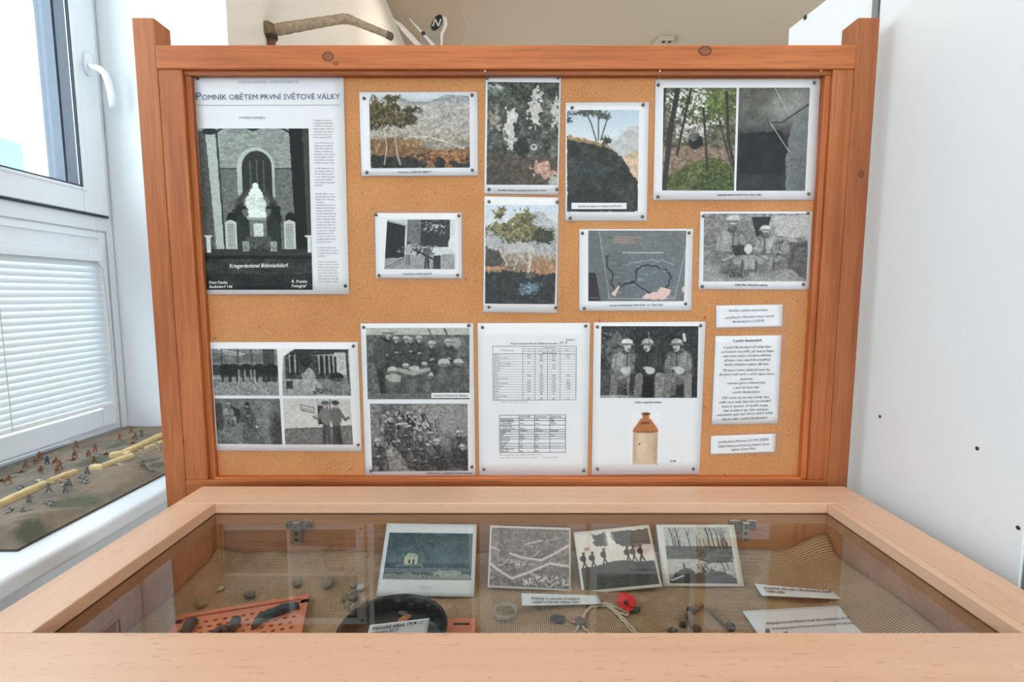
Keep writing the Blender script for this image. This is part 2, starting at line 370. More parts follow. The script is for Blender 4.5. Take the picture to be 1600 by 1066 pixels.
def p_pine1(w, h):
    p = Pic(w, h); p.vgrad([(0, (196, 208, 212)), (.13, (184, 186, 182)), (.3, (168, 162, 152)), (.6, (158, 146, 132)), (1, (110, 96, 76))])
    p.poly([(.3, .02), (.42, .1), (.6, .1), (.78, 0), (1, .03), (1, .3), (.3, .25)], (146, 150, 152), rag=.01); p.poly([(.3, .1), (.5, .14), (1, .12), (1, .4), (.3, .4)], (168, 162, 154), rag=.05)
    p.tex(10, 26, 1, 5, m=p.V > .1, ax=1.6)
    for k in range(10):
        rg = random.Random(k); x = rg.uniform(.45, .9); y = rg.uniform(.3, .6); p.line([(x, y), (x + .07, y - .03), (x + .13, y - .05)], .009, (200, 190, 178), .45)
    p.line([(.38, .57), (.6, .58), (.8, .66), (.95, .74)], .012, (200, 190, 175), .8)
    p.poly([(0, .6), (.3, .58), (.5, .7), (.62, .76), (.8, .74), (1, .72), (1, 1), (0, 1)], (132, 96, 58), rag=.05); p.poly([(0, .82), (.3, .84), (.55, .78), (.75, .86), (1, .84), (1, 1), (0, 1)], (44, 50, 44), rag=.06)
    p.bushy(.72, .85, .28, .08, [(170, 112, 62), (150, 96, 54), (96, 70, 46)], 50, 4, .025); p.bushy(.42, .66, .14, .07, [(168, 134, 86), (140, 110, 70)], 40, 6, .02)
    p.tex(5, 22, 9, 3, m=p.V > .58); p.poly([(.55, 1), (.58, .9), (.64, .93), (.64, 1)], (168, 112, 68), .8, .04); p.poly([(.72, 1), (.75, .92), (.84, .97), (.86, 1)], (168, 112, 68), .8, .04); p.ell(.69, .93, .05, .08, (30, 32, 28), .8, rag=.5)
    p.line([(.245, .42), (.27, .8), (.3, .95)], .022, (168, 150, 128)); p.line([(.14, .95), (.17, .7), (.15, .5)], .009, (196, 182, 160)); p.line([(.06, .8), (.1, .65), (.13, .45)], .006, (176, 176, 154))
    g = [(84, 76, 44), (102, 92, 56), (60, 58, 38), (122, 106, 66)]
    p.bushy(.13, .25, .18, .2, g, 260, 1, .028); p.bushy(.32, .35, .16, .1, g, 90, 2, .024); p.bushy(.43, .22, .09, .05, [(60, 58, 40), (84, 78, 52)], 40, 5, .02); p.bushy(.24, .06, .08, .04, g, 40, 8, .02)
    p.tex(3, 14, 3, 2); return p
def p_rock(w, h):
    p = Pic(w, h, (74, 80, 70)); p.tex(14, 44, 1, 5); p.tex(5, 34, 2, 3)
    W = (206, 200, 194)
    p.poly([(.3, .25), (.4, .22), (.4, .45), (.42, .66), (.33, .66), (.24, .5)], W, .9, .12, 3); p.poly([(.62, .1), (.72, .08), (.75, .3), (.66, .48), (.58, .3)], W, .85, .12, 5)
    p.poly([(.9, .2), (1, .15), (1, .45), (.92, .42)], W, .8, .1, 6); p.poly([(0, .3), (.15, .24), (.2, .45), (.05, .42)], (176, 160, 140), .7, .12, 7); p.ell(.12, .08, .12, .05, (190, 205, 210), .7, rag=.8)
    p.ell(.25, .1, .3, .04, (60, 76, 50), .5, rag=.9); p.ell(.48, .64, .1, .1, (20, 24, 22), .85, rag=.5); p.ell(.42, .48, .04, .05, (40, 44, 44), .8, rag=.5)
    p.poly([(0, .68), (.4, .72), (.8, .68), (1, .74), (1, 1), (0, 1)], (82, 70, 54), .85, .08); p.poly([(.62, .82), (.8, .76), (1, .88), (.86, .95), (.7, .9)], (196, 146, 124), .9, .08, 9)
    p.ell(.95, .96, .08, .05, (190, 196, 184), .7, rag=.5); p.tex(4, 30, 4, 3)
    for k in range(20):
        a0 = k * .32; p.line([(.66 + .035 * math.cos(a0), .63 + .025 * math.sin(a0)), (.66 + .035 * math.cos(a0 + .3), .63 + .025 * math.sin(a0 + .3))], .012, (215, 210, 200))
    return p
def p_pine2(w, h):
    p = Pic(w, h); p.vgrad([(0, (186, 202, 214)), (.2, (196, 198, 196)), (.4, (170, 164, 156)), (.62, (140, 118, 92)), (1, (60, 62, 48))])
    p.poly([(.6, .08), (.75, .06), (1, .2), (1, .5), (0, .45), (0, .3), (.5, .25)], (162, 164, 164), .8, .03); p.tex(7, 20, 1, 4, m=p.V > .15)
    p.poly([(0, .42), (.2, .46), (.3, .6), (0, .64)], (74, 74, 58), rag=.04); p.poly([(.6, .6), (.8, .54), (1, .6), (1, .75), (.5, .7)], (164, 122, 82), rag=.04); p.poly([(0, .62), (.25, .62), (.3, .66), (0, .67)], (176, 124, 84), rag=.02)
    p.poly([(0, .68), (.4, .66), (1, .7), (1, 1), (0, 1)], (40, 48, 42), rag=.05); p.tex(5, 26, 5, 3, m=p.V > .6)
    for a in (((.62, .44), (.6, .7)), ((.6, .6), (.45, .48)), ((.45, .48), (.3, .36)), ((.4, .66), (.48, .5)), ((.3, .6), (.2, .42)), ((.25, .5), (.12, .4)), ((.34, .56), (.42, .42)), ((.62, .5), (.5, .4))):
        p.line(list(a), .016, (178, 162, 144))
    p.line([(.62, .42), (.64, .55), (.6, .72)], .04, (186, 168, 146)); p.ell(.63, .71, .08, .03, (90, 84, 76))
    p.bushy(.63, .85, .14, .07, [(120, 142, 160), (84, 104, 116), (60, 76, 80)], 50, 9, .02)
    g = [(98, 96, 56), (122, 116, 68), (72, 76, 46), (146, 136, 84)]
    p.bushy(.55, .17, .18, .12, g, 160, 1, .035); p.bushy(.25, .24, .24, .07, g, 110, 2, .03); p.bushy(.5, .3, .42, .09, g, 220, 3, .03); p.bushy(.8, .32, .18, .08, [(50, 56, 38), (72, 76, 46)], 80, 4, .03); p.bushy(.2, .08, .08, .06, g, 30, 7, .03)
    p.tex(3, 14, 3, 2); return p
def p_cart(w, h):
    p = Pic(w, h, (205, 205, 200)); p.rect(0, .7, 1, 1, (150, 150, 146)); p.tex(6, 22, 1, 4); p.poly([(0, 0), (.28, .12), (.28, .76), (0, .78)], (32, 40, 38)); p.poly([(0, 0), (.3, .1), (.3, .14), (0, .04)], (170, 170, 165))
    p.rect(.3, 0, .5, .6, (110, 112, 108)); p.tex(4, 20, 7, 3, m=(p.U > .3) & (p.U < .5) & (p.V < .6)); p.rect(.5, 0, .92, .55, (44, 48, 46)); p.bushy(.7, .18, .2, .12, [(30, 34, 32), (190, 190, 186), (60, 62, 60)], 120, 3, .02)
    p.rect(.92, 0, 1, .6, (205, 205, 200)); p.line([(0, .98), (.28, .78)], .01, (70, 70, 70)); p.line([(.05, 1), (.34, .8)], .008, (80, 80, 80))
    p.bushy(.45, .6, .22, .1, [(40, 42, 40), (180, 180, 176), (90, 90, 88)], 120, 5, .02)
    p.soldier(.33, .9, .33, (170, 170, 166), (60, 60, 58), pose='stand'); p.soldier(.72, 1.0, .38, (210, 210, 206), (40, 42, 40), pose='stand'); p.soldier(.6, .98, .36, (90, 90, 88), (50, 50, 48), pose='stand'); p.line([(.4, .6), (.72, .82)], .02, (30, 30, 30))
    p.rect(.69, .72, .79, 1, (52, 52, 50)); p.ell(.95, .5, .05, .14, (215, 215, 210)); return p.mono((.98, 1, .98), 24, 225)
def p_ridge(w, h):
    p = Pic(w, h); p.vgrad([(0, (168, 190, 204)), (.4, (206, 212, 212)), (1, (206, 200, 190))])
    p.poly([(.62, .35), (.85, .17), (1, .15), (1, .7), (.7, .5)], (178, 178, 176), rag=.02); p.poly([(.78, .45), (1, .38), (1, .7), (.85, .65)], (200, 166, 128), .9, .04)
    p.tex(6, 14, 1, 4, m=(p.U > .6) & (p.V > .2))
    m = p.poly([(0, .26), (.3, .3), (.6, .36), (.76, .46), (.88, .6), (1, .7), (1, 1), (0, 1)], (50, 56, 46), rag=.03); p.tex(9, 30, 3, 5, m=m); p.ell(.3, .58, .2, .1, (44, 62, 70), .5, rag=.8); p.ell(.35, .9, .4, .12, (26, 26, 22), .6)
    p.poly([(.02, .25), (.3, .29), (.6, .35), (.66, .39), (.35, .34), (.02, .29)], (184, 144, 92), .8, .02); p.tex(4, 16, 5, 3, m=m)
    for x, t in ((.41, .06), (.44, .02), (.47, .05)): p.line([(x, .3), (x + (x - .44) * 2.6, .12), (x + (x - .44) * 4, t)], .016, (58, 60, 56))
    p.bushy(.3, .03, .24, .035, [(70, 76, 70), (96, 104, 98)], 70, 2, .015); p.bushy(.56, .3, .08, .04, [(50, 60, 48), (80, 84, 60)], 40, 4, .02); p.bushy(.03, .1, .05, .04, [(60, 84, 92)], 20, 5, .02); p.bushy(.52, .07, .08, .03, [(80, 84, 80)], 20, 6, .015); return p
def p_forest(w, h):
    p = Pic(w, h, (96, 92, 72)); p.tex(9, 50, 1, 5); p.bushy(.45, .2, .4, .2, [(214, 212, 206), (180, 176, 166), (70, 84, 48), (90, 104, 56)], 150, 2, .03); p.bushy(.8, .15, .25, .15, [(96, 112, 52), (70, 88, 44), (120, 132, 70)], 120, 3, .03)
    p.bushy(.4, .45, .25, .1, [(200, 198, 192), (160, 150, 140), (90, 84, 70)], 80, 4, .03); p.poly([(0, .6), (.4, .55), (1, .6), (1, .75), (0, .85)], (150, 120, 98), .7, .05); p.ell(.45, .52, .1, .08, (22, 22, 20), rag=.2); p.ell(.42, .47, .07, .05, (140, 138, 130), .6)
    p.poly([(.05, .9), (.35, .74), (.7, .66), (1, .78), (1, 1), (.05, 1)], (82, 96, 36), rag=.05); p.bushy(.6, .88, .4, .12, [(96, 112, 40), (70, 84, 34), (54, 64, 30)], 160, 6, .02); p.tex(4, 26, 7, 3)
    for a, wd in ((((.2, 0), (.1, .45), (.03, 1)), .07), (((.38, 0), (.24, .5), (.2, .65)), .035), (((.55, .2), (.6, .6), (.62, .8)), .03), (((.86, .05), (.9, .5), (1, .8)), .04), (((.76, .3), (.95, .75)), .02), (((.02, 0), (0, .5)), .03)): p.line(list(a), wd, (54, 54, 46))
    for k in range(6): p.line([(.3 + k * .02, 1), (.42 + k * .03, .72)], .006, (150, 158, 110), .7)
    return p
def p_cave(w, h):
    p = Pic(w, h, (84, 84, 78)); p.vgrad([(0, (92, 90, 82)), (.35, (96, 96, 90)), (.5, (44, 46, 44)), (1, (40, 42, 40))]); p.ell(.72, .16, .3, .14, (158, 158, 152), .8, -.4, .9); p.poly([(.7, .62), (.78, .3), (1, .2), (1, 1), (.72, 1)], (112, 118, 118), .9, .02); p.ell(.5, .12, .5, .1, (112, 110, 100), .4, soft=.9)
    p.poly([(.04, .44), (.62, .42), (.74, .62), (.7, .64), (.66, .84), (.04, .84)], (22, 24, 24), .9, .02); p.line([(.44, .34), (.62, .34), (1, .16)], .02, (50, 52, 50)); p.line([(.45, .33), (.74, .62)], .016, (150, 150, 142)); p.line([(.5, 0), (.7, .24)], .014, (176, 176, 168), .8)
    p.rect(0, .84, .7, 1, (44, 48, 46)); p.tex(12, 16, 1, 5); p.tex(4, 9, 2, 3); return p
def p_map(w, h):
    p = Pic(w, h, (106, 112, 112)); p.tex(12, 8, 1, 4); p.poly([(0, .6), (.08, .6), (.14, 1), (0, 1)], (48, 36, 32)); p.line([(.02, .95), (.1, .95)], .012, (110, 86, 70)); p.poly([(.1, 0), (.13, 0), (.22, .98), (.12, 1), (.08, .6), (0, .6), (0, 0)], (92, 98, 98), .6)
    p.line([(.115, .02), (.22, .96), (.9, .96), (1, .24)], .007, (176, 174, 166)); p.ell(.6, .65, .28, .25, (96, 108, 118), .7, soft=.9); p.ell(.3, .6, .13, .3, (88, 96, 94), .6, soft=.9)
    for k, (x, x1) in enumerate(((.27, .55), (.27, .48), (.27, .5))):
        for i in range(int((x1 - x) / .02)): p.line([(x + i * .02, .1 + k * .035), (x + i * .02 + .013, .1 + k * .035)], .012, (176, 128, 112), .9)
    for i in range(14): p.line([(.36 + i * .03, .315), (.375 + i * .03, .315)], .012, (190, 192, 186), .9)
    p.line([(.2, .1), (.25, .1)], .01, (50, 50, 50), .6)
    rg = random.Random(2)
    def wig(pts, c, wd):
        o = []
        for (a, b), (c_, d) in zip(pts[:-1], pts[1:]):
            for t in range(5): o.append((a + (c_ - a) * t / 5 + rg.uniform(-.008, .008), b + (d - b) * t / 5 + rg.uniform(-.012, .012)))
        p.line(o, wd, c)
    wig([(.2, .35), (.19, .5), (.26, .62), (.24, .75), (.28, .84), (.4, .74), (.5, .7), (.49, .62), (.5, .55), (.58, .49), (.7, .5), (.8, .56), (.86, .66), (.82, .78), (.77, .86)], (40, 42, 46), .014)
    wig([(.36, .76), (.48, .74), (.6, .84), (.66, .9)], (40, 42, 46), .012)
    for k in range(26):
        x, y = rg.uniform(.24, .9), rg.uniform(.44, .95); p.line([(x, y), (x + rg.uniform(.03, .07), y)], .007, (168, 170, 164), .6)
    wig([(.4, .48), (.55, .43), (.75, .42), (.92, .5)], (168, 170, 164), .006)
    P = (214, 178, 168)
    p.poly([(.56, .97), (.6, .9), (.72, .86), (.74, .8), (.86, .82), (.84, .9), (.8, .97)], P, rag=.02); p.poly([(.24, .9), (.29, .82), (.32, .76), (.33, .78), (.3, .87), (.28, .93)], P); p.line([(.32, .77), (.33, .74)], .014, (40, 40, 40)); p.ell(.99, .83, .02, .04, P); return p
def p_trench(w, h):
    p = Pic(w, h, (150, 148, 138)); p.tex(7, 40, 1, 5); p.poly([(0, .05), (.5, .1), (.55, .7), (0, .75)], (124, 122, 112), .6); p.tex(3, 34, 2, 3, m=(p.V < .75)); p.poly([(.45, .05), (.65, .05), (.6, .36), (.5, .34)], (40, 38, 34)); p.poly([(.64, .04), (1, .02), (1, .35), (.7, .36)], (196, 192, 182), .85, .03); p.line([(.65, .06), (.6, .4)], .03, (176, 170, 158))
    p.poly([(.78, .45), (1, .4), (1, 1), (.82, .8)], (76, 80, 74), .8, .04); p.poly([(0, .78), (.6, .76), (.9, .85), (.9, 1), (0, 1)], (164, 160, 148), .7, .05)
    for k in range(10): p.line([(.8 + k * .02, .98), (.92 + k * .02, .5)], .005, (170, 170, 160), .4)
    p.ell(.3, .62, .2, .3, (96, 94, 86), .6, soft=.8); p.ell(.62, .66, .2, .22, (88, 86, 78), .6, soft=.8); p.soldier(.26, .84, .52, (150, 146, 134), (206, 202, 190), (120, 110, 98)); p.poly([(.26, .46), (.4, .46), (.42, .62), (.3, .62)], (44, 46, 38), .95, .03); p.soldier(.6, .8, .4, (160, 156, 144), (210, 206, 194), (110, 104, 94), flip=-1); p.soldier(.74, .76, .3, (140, 136, 124), (190, 186, 174), flip=-1); p.ell(.43, .52, .04, .07, (215, 210, 198)); p.line([(.2, .86), (.5, .84)], .03, (60, 60, 54), .6)
    p.bushy(.3, .85, .12, .08, [(60, 58, 52), (110, 108, 98)], 60, 4, .015); p.tex(3, 22, 5, 2); return p.mono((1.0, .985, .95), 26, 214)
def p_horses(w, h):
    p = Pic(w, h, (140, 142, 138)); p.rect(0, .1, 1, .3, (120, 122, 118)); p.tex(7, 26, 1, 4)
    p.line([(.1, .02), (.5, .12)], .02, (205, 205, 200)); p.line([(.2, .1), (.45, .15)], .015, (190, 190, 186)); p.rect(.78, 0, .95, .7, (64, 66, 62), .8)
    for x in (.15, .4, .6, .8): p.line([(x, 0), (x, .36)], .02, (74, 76, 72))
    p.rect(0, .35, 1, .6, (50, 54, 52), .75)
    for x in (.2, .32, .52, .72, .9): p.ell(x, .44, .1, .12, (40, 44, 42)); p.line([(x - .05, .5), (x - .05, .72)], .03, (40, 44, 42)); p.line([(x + .05, .5), (x + .05, .72)], .03, (44, 48, 46))
    for x in (.4, .49, .58, .64): p.line([(x, .46), (x, .72)], .03, (186, 186, 180), .7)
    p.rect(0, .56, .12, .65, (200, 200, 195), .7); p.rect(0, .7, 1, 1, (148, 150, 146)); p.tex(3, 44, 3, 3, m=p.V > .66); p.tex(3, 18, 9, 2); return p.mono((.97, 1, .98), 26, 205)
def p_hang(w, h):
    p = Pic(w, h, (150, 150, 146)); p.poly([(0, 0), (.2, 0), (.03, .17), (0, .75)], (222, 222, 220)); p.poly([(.2, 0), (1, 0), (.98, .1), (.6, .12), (.03, .17)], (60, 64, 60)); p.rect(.05, .14, .78, .64, (54, 58, 54), .85); p.rect(.78, .08, .95, .55, (186, 184, 178)); p.line([(.96, 0), (.97, .72)], .03, (52, 54, 52))
    for x in (.12, .2, .55, .63, .7, .76): p.line([(x, .14), (x + .01, .5)], .03, (176, 176, 170), .8); p.line([(x + .03, .18), (x + .03, .55)], .03, (26, 28, 26))
    p.ell(.35, .22, .1, .16, (44, 48, 46)); p.poly([(.28, .55), (.42, .4), (.62, .92), (.46, .95), (.36, .8)], (170, 166, 156), .9, .04); p.bushy(.6, .9, .16, .07, [(50, 50, 46), (150, 146, 136)], 60, 4, .02); p.ell(.8, .6, .1, .1, (36, 38, 36)); p.poly([(.5, .64), (1, .6), (1, 1), (.7, 1)], (112, 112, 106), .6)
    p.rect(.06, .68, .16, .84, (60, 60, 58)); p.tex(4, 32, 3, 3, m=p.U > .05); return p.mono((.99, 1, .97), 24, 222)
def p_hill(w, h):
    p = Pic(w, h, (122, 126, 120)); p.tex(9, 34, 1, 5); p.ell(.22, .25, .07, .13, (44, 48, 46)); p.ell(.3, .34, .09, .14, (50, 54, 50)); p.ell(.06, .4, .08, .3, (60, 64, 60), .7); p.poly([(.42, .5), (.55, .45), (.75, 1), (.4, .95)], (96, 100, 94), .7, .04)
    p.soldier(.48, .58, .35, (96, 98, 92), (60, 62, 58)); p.ell(.26, .48, .09, .13, (70, 74, 70)); p.soldier(.2, .52, .3, (150, 152, 146), (170, 172, 166)); p.ell(.8, .5, .12, .3, (158, 160, 152), .5, soft=.8); p.ell(.92, .7, .1, .4, (52, 56, 52), .7, soft=.7); p.tex(3, 30, 3, 3); p.rect(.61, .6, .64, .64, (225, 225, 220)); return p.mono((.97, 1, .96), 26, 200)
def p_post(w, h):
    p = Pic(w, h, (202, 196, 188)); p.tex(14, 12, 1, 3); p.poly([(0, .67), (.5, .63), (1, .57), (1, 1), (0, 1)], (120, 116, 108)); p.tex(4, 26, 2, 3, m=p.V > .6); p.line([(.02, .66), (.5, .63)], .01, (60, 60, 56)); p.rect(.5, 0, .52, .6, (150, 145, 138)); p.rect(.68, 0, .7, .4, (90, 88, 82)); p.rect(.51, .16, .66, .56, (60, 60, 56)); p.rect(.5, .06, .68, .16, (170, 166, 158))
    p.line([(.26, .14), (.45, .2), (.45, .32), (.26, .26), (.26, .14)], .01, (80, 76, 70))
    for k in range(7): p.line([(.28 + k * .022, .2 + k * .006), (.29 + k * .022, .26 + k * .006)], .008, (90, 86, 80))
    p.soldier(.62, .95, .62, (128, 122, 112), (96, 90, 82), pose='stand', flip=-1); p.soldier(.77, 1.0, .66, (116, 104, 92), (70, 64, 58), pose='stand'); p.line([(.77, .8), (.8, 1)], .05, (66, 62, 56)); return p.mono((1.0, .98, .95), 26, 220)
def p_feast(w, h):
    p = Pic(w, h, (104, 106, 98)); p.rect(0, 0, 1, .1, (186, 188, 180)); p.tex(5, 34, 1, 4, m=p.V > .1); p.tex(9, 22, 6, 3, m=p.V > .1); p.line([(.6, .02), (.63, .1)], .014, (110, 100, 92)); p.line([(.76, .02), (.78, .1)], .016, (90, 80, 74)); p.ell(.84, .22, .09, .07, (180, 178, 168), .8, rag=.5)
    p.ell(.68, .45, .12, .09, (196, 194, 182), rag=.4); p.ell(.45, .6, .3, .3, (66, 68, 62), .7, soft=.6)
    for x, y, k in ((.2, .62, .42), (.38, .55, .3), (.5, .52, .28), (.42, .46, .22), (.78, .62, .32), (.28, .5, .26), (.62, .62, .3)): p.soldier(x, y, k, (78, 80, 72), (186, 186, 172))
    p.line([(.12, .5), (.16, .88)], .07, (60, 62, 56)); p.ell(.13, .42, .06, .16, (84, 86, 78))
    for x, y, k in ((.25, .93, .38), (.46, 1.0, .46), (.6, .98, .36), (.89, .8, .36), (.75, .88, .44), (.38, .74, .24), (.56, .7, .22)):
        p.ell(x, y - .22 * k / p.asp, .2 * k, .3 * k / p.asp, (92, 94, 84), soft=.4, rag=.4, seed=int(x * 77)); p.ell(x - .02, y - .3 * k / p.asp, .1 * k, .15 * k / p.asp, (124, 126, 114), .7, soft=.7); p.ell(x, y - .62 * k / p.asp, .13 * k, .09 * k / p.asp, (192, 192, 178)); p.ell(x, y - .57 * k / p.asp, .15 * k, .03 * k / p.asp, (120, 120, 110))
    p.ell(.26, .7, .07, .06, (176, 176, 164), rag=.4); p.line([(.3, .58), (.45, .64), (.6, .58)], .04, (190, 188, 176), .7); p.rect(0, .92, .7, 1, (120, 116, 108), .8); p.tex(3, 18, 8, 2); return p.mono((.98, 1, .94), 22, 212)
def p_stew(w, h):
    p = Pic(w, h, (128, 124, 120)); p.tex(8, 44, 1, 5); p.ell(.8, .2, .4, .25, (168, 164, 160), .6, soft=.9); p.bushy(.35, .4, .3, .25, [(196, 192, 188), (70, 68, 66), (150, 146, 142), (50, 48, 46)], 260, 2, .025)
    p.ell(.5, .5, .08, .14, (170, 166, 160), .5); p.ell(.5, .5, .05, .1, (90, 88, 84), .6); p.line([(.55, .15), (.62, .35)], .012, (80, 78, 74)); p.poly([(.12, .72), (.2, .66), (.24, .76), (.14, .78)], (176, 170, 160)); p.poly([(.1, .82), (.26, .8), (.36, .95), (.14, 1)], (150, 144, 136), .9, .02)
    for x, y, k in ((.06, .95, .3), (.38, .85, .3), (.44, 1.0, .28), (.56, 1.02, .3), (.66, .98, .32), (.9, .8, .28), (.93, .98, .26), (.5, .8, .22), (.2, .5, .2), (.35, .6, .22)): p.soldier(x, y, k, (96, 92, 86), (190, 184, 172))
    p.ell(.85, .85, .2, .14, (52, 52, 48), .6, soft=.7); p.tex(3, 30, 7, 2); return p.mono((1.0, .985, .96), 24, 212)
def p_lunch(w, h):
    p = Pic(w, h, (46, 48, 46)); p.tex(5, 26, 1, 4); p.bushy(.15, .3, .15, .25, [(110, 110, 104), (60, 62, 58)], 60, 2, .02); p.rect(0, .6, .25, 1, (96, 96, 90), .6); p.tex(4, 24, 3, 3)
    for x, co_, hp, fl in ((.25, (142, 138, 128), (206, 202, 190), 1), (.5, (60, 60, 56), (176, 172, 158), -1), (.8, (132, 128, 116), (170, 166, 152), -1)):
        p.soldier(x, .86, .5, co_, hp, (186, 178, 166), flip=fl)
        p.line([(x - .1, .7), (x - .12, 1)], .08, (120, 116, 106)); p.line([(x + .1, .7), (x + .1, 1)], .08, (136, 132, 120)); p.ell(x + .01, .62, .05, .05, (190, 186, 174))
    p.line([(.5, .3), (.49, .08)], .012, (150, 120, 110)); p.line([(.86, .2), (.85, .12)], .03, (200, 198, 190)); p.rect(.44, .7, .54, 1, (20, 20, 20)); p.rect(0, .96, .3, 1, (210, 208, 200), .6); p.tex(2, 26, 5, 2); return p.mono((1.0, 1.0, .97), 18, 222)
def p_tower(w, h):
    p = Pic(w, h); p.vgrad([(0, (62, 86, 92)), (.4, (72, 98, 106)), (.62, (86, 112, 120)), (.68, (58, 86, 98)), (1, (96, 110, 108))]); p.tex(14, 16, 1, 5); p.rect(.22, .5, .37, .68, (186, 188, 160)); p.poly([(.22, .5), (.26, .44), (.36, .45), (.38, .52)], (160, 168, 150), rag=.02); p.rect(.27, .58, .29, .66, (60, 50, 44)); p.rect(.32, .56, .34, .68, (50, 56, 54)); p.poly([(.15, .68), (.42, .66), (.46, .72), (.12, .72)], (120, 136, 132), .8, .03)
    p.ell(.72, .86, .16, .06, (164, 168, 150), .8, rag=.6); p.poly([(0, .88), (.3, .86), (.6, .92), (1, .88), (1, 1), (0, 1)], (150, 156, 140), .7, .06); p.tex(3, 18, 4, 3, m=p.V > .66); return p
def p_aerial(w, h):
    p = Pic(w, h, (128, 114, 108)); p.vgrad([(0, (124, 114, 108)), (.3, (140, 124, 116)), (1, (112, 98, 94))]); p.tex(6, 40, 1, 4, m=np.clip(p.V + .2, 0, 1)); p.tex(3, 34, 5, 3, m=p.V)
    c = (206, 196, 184); p.line([(0, .62), (.1, .72), (.28, .86), (.5, .74), (.75, .58), (1, .62)], .03, c); p.line([(.25, .44), (.4, .5), (.65, .53), (.8, .42), (1, .26)], .028, c); p.line([(.44, .27), (.65, .2)], .018, c); p.line([(0, .33), (.12, .4)], .02, c, .8); p.line([(.55, .47), (.64, .35)], .015, c, .7); p.line([(.7, .2), (.9, .14)], .01, c, .6); p.line([(.5, .74), (.68, .88)], .016, c, .8)
    p.bushy(.7, .9, .3, .1, [(216, 206, 198), (90, 78, 76)], 140, 3, .014); p.bushy(.35, .62, .2, .08, [(190, 178, 168), (84, 74, 70)], 60, 4, .014); return p
def p_march(w, h):
    p = Pic(w, h, (226, 210, 196)); p.poly([(.2, .02), (.4, .02), (.42, .24), (.3, .26), (.22, .16)], (74, 74, 68), .95, .06); p.poly([(.5, 0), (1, 0), (1, .28), (.75, .32), (.52, .22), (.46, .1)], (66, 66, 60), .95, .05); p.ell(.12, .27, .05, .03, (150, 130, 118), .7, rag=.6); p.ell(.85, .35, .16, .1, (196, 166, 154), .5, soft=.9); p.ell(.45, .16, .06, .14, (240, 228, 214), .7, soft=.9)
    p.poly([(0, .6), (.2, .58), (.45, .52), (.6, .52), (.75, .56), (1, .58), (1, 1), (0, 1)], (66, 70, 64), rag=.01)
    d = (44, 46, 42)
    for x, k in ((.06, .3), (.18, .3), (.34, .3), (.66, .3), (.74, .32), (.84, .34)):
        y = .6 if x < .3 else .56; q = 1 / p.asp
        p.line([(x - .03, y), (x, y - .1)], .02, d); p.line([(x + .03, y), (x, y - .1)], .02, d); p.ell(x, y - .17, .028, .075, d); p.ell(x + .008, y - .255, .016, .018, d); p.ell(x + .005, y - .27, .026, .01, d); p.ell(x - .03, y - .17, .02, .045, d)
    p.poly([(.7, .58), (1, .6), (.86, .78), (.76, .76)], (40, 42, 40), .9); p.tex(5, 7, 3, 3); return p
def p_swamp(w, h):
    p = Pic(w, h); p.vgrad([(0, (198, 190, 178)), (.33, (206, 198, 186)), (.36, (110, 116, 104)), (.55, (86, 92, 82)), (.58, (206, 200, 188)), (.8, (196, 190, 178)), (1, (120, 120, 110))]); p.rect(0, .34, 1, .56, (88, 94, 84)); p.tex(5, 20, 1, 3, m=(p.V > .34))
    rg = random.Random(4)
    for k in range(20):
        x = rg.uniform(0, 1); t = rg.uniform(.15, .3); p.line([(x, .4), (x + rg.uniform(-.02, .02), t)], .01, (66, 66, 60))
    for x, t in ((.12, .04), (.2, .02), (.36, .1), (.66, .03), (.72, .0), (.8, .05), (.86, .12), (.9, .14)):
        p.line([(x + .02, .42), (x, .2), (x - .02, t)], .016, (56, 56, 52)); p.line([(x, .16), (x + .03, .04)], .008, (70, 70, 64)); p.line([(x, .12), (x - .04, .03)], .008, (70, 70, 64))
    p.poly([(0, .96), (.12, .8), (.22, .74), (.24, .6), (.28, .72), (.4, .78), (.44, 1), (0, 1)], (62, 68, 62), rag=.03); p.poly([(.4, .84), (.6, .74), (.8, .78), (1, .9), (1, 1), (.4, 1)], (70, 74, 68), rag=.04); p.poly([(.48, .56), (.95, .56), (1, .62), (.6, .64)], (52, 54, 50), .9, .03); p.bushy(.55, .72, .12, .1, [(60, 60, 56), (200, 194, 182)], 60, 7, .014)
    p.line([(.04, .94), (.22, .86)], .025, (214, 210, 200)); p.line([(.8, .6), (.84, .8)], .014, (70, 70, 64)); p.line([(.88, .6), (.9, .76)], .012, (70, 70, 64)); p.tex(3, 14, 8, 2); return p.mono((1.0, .985, .94), 30, 215)
def p_jug(w, h):
    p = Pic(w, h, (221, 220, 219)); a, b, c = (188, 112, 60), (204, 172, 142), (146, 82, 44)
    p.ell(.5, .965, .5, .03, (196, 176, 158), .8, soft=.9)
    p.rect(.06, .36, .94, .945, b); p.ell(.5, .945, .44, .035, b); p.ell(.9, .66, .14, .34, (176, 142, 112), .6, soft=.9); p.ell(.1, .66, .1, .34, (184, 150, 122), .5, soft=.9); p.rect(.94, 0, 1, .95, (221, 220, 219)); p.rect(0, 0, .06, .95, (221, 220, 219)); p.ell(.38, .62, .16, .3, (222, 194, 166), .6, soft=.9); p.poly([(.06, .37), (.1, .3), (.33, .12), (.67, .12), (.9, .3), (.94, .37)], a); p.ell(.5, .36, .44, .035, c, .8); p.rect(.06, .33, .94, .36, a)
    p.rect(.38, .03, .62, .13, a); p.ell(.5, .035, .16, .03, c); p.ell(.5, .03, .12, .018, (110, 66, 38))
    for k in range(5): p.line([(.36 + k * .06, .22), (.38 + k * .06, .19)], .035, (90, 50, 28))
    p.ell(.3, .6, .04, .015, (110, 80, 60)); p.tex(5, 8, 2, 3, m=(p.V > .1) & (np.abs(p.U - .5) < .44)); return p
LAMP_EMIT, LAMP_W = 2.0, 7.0
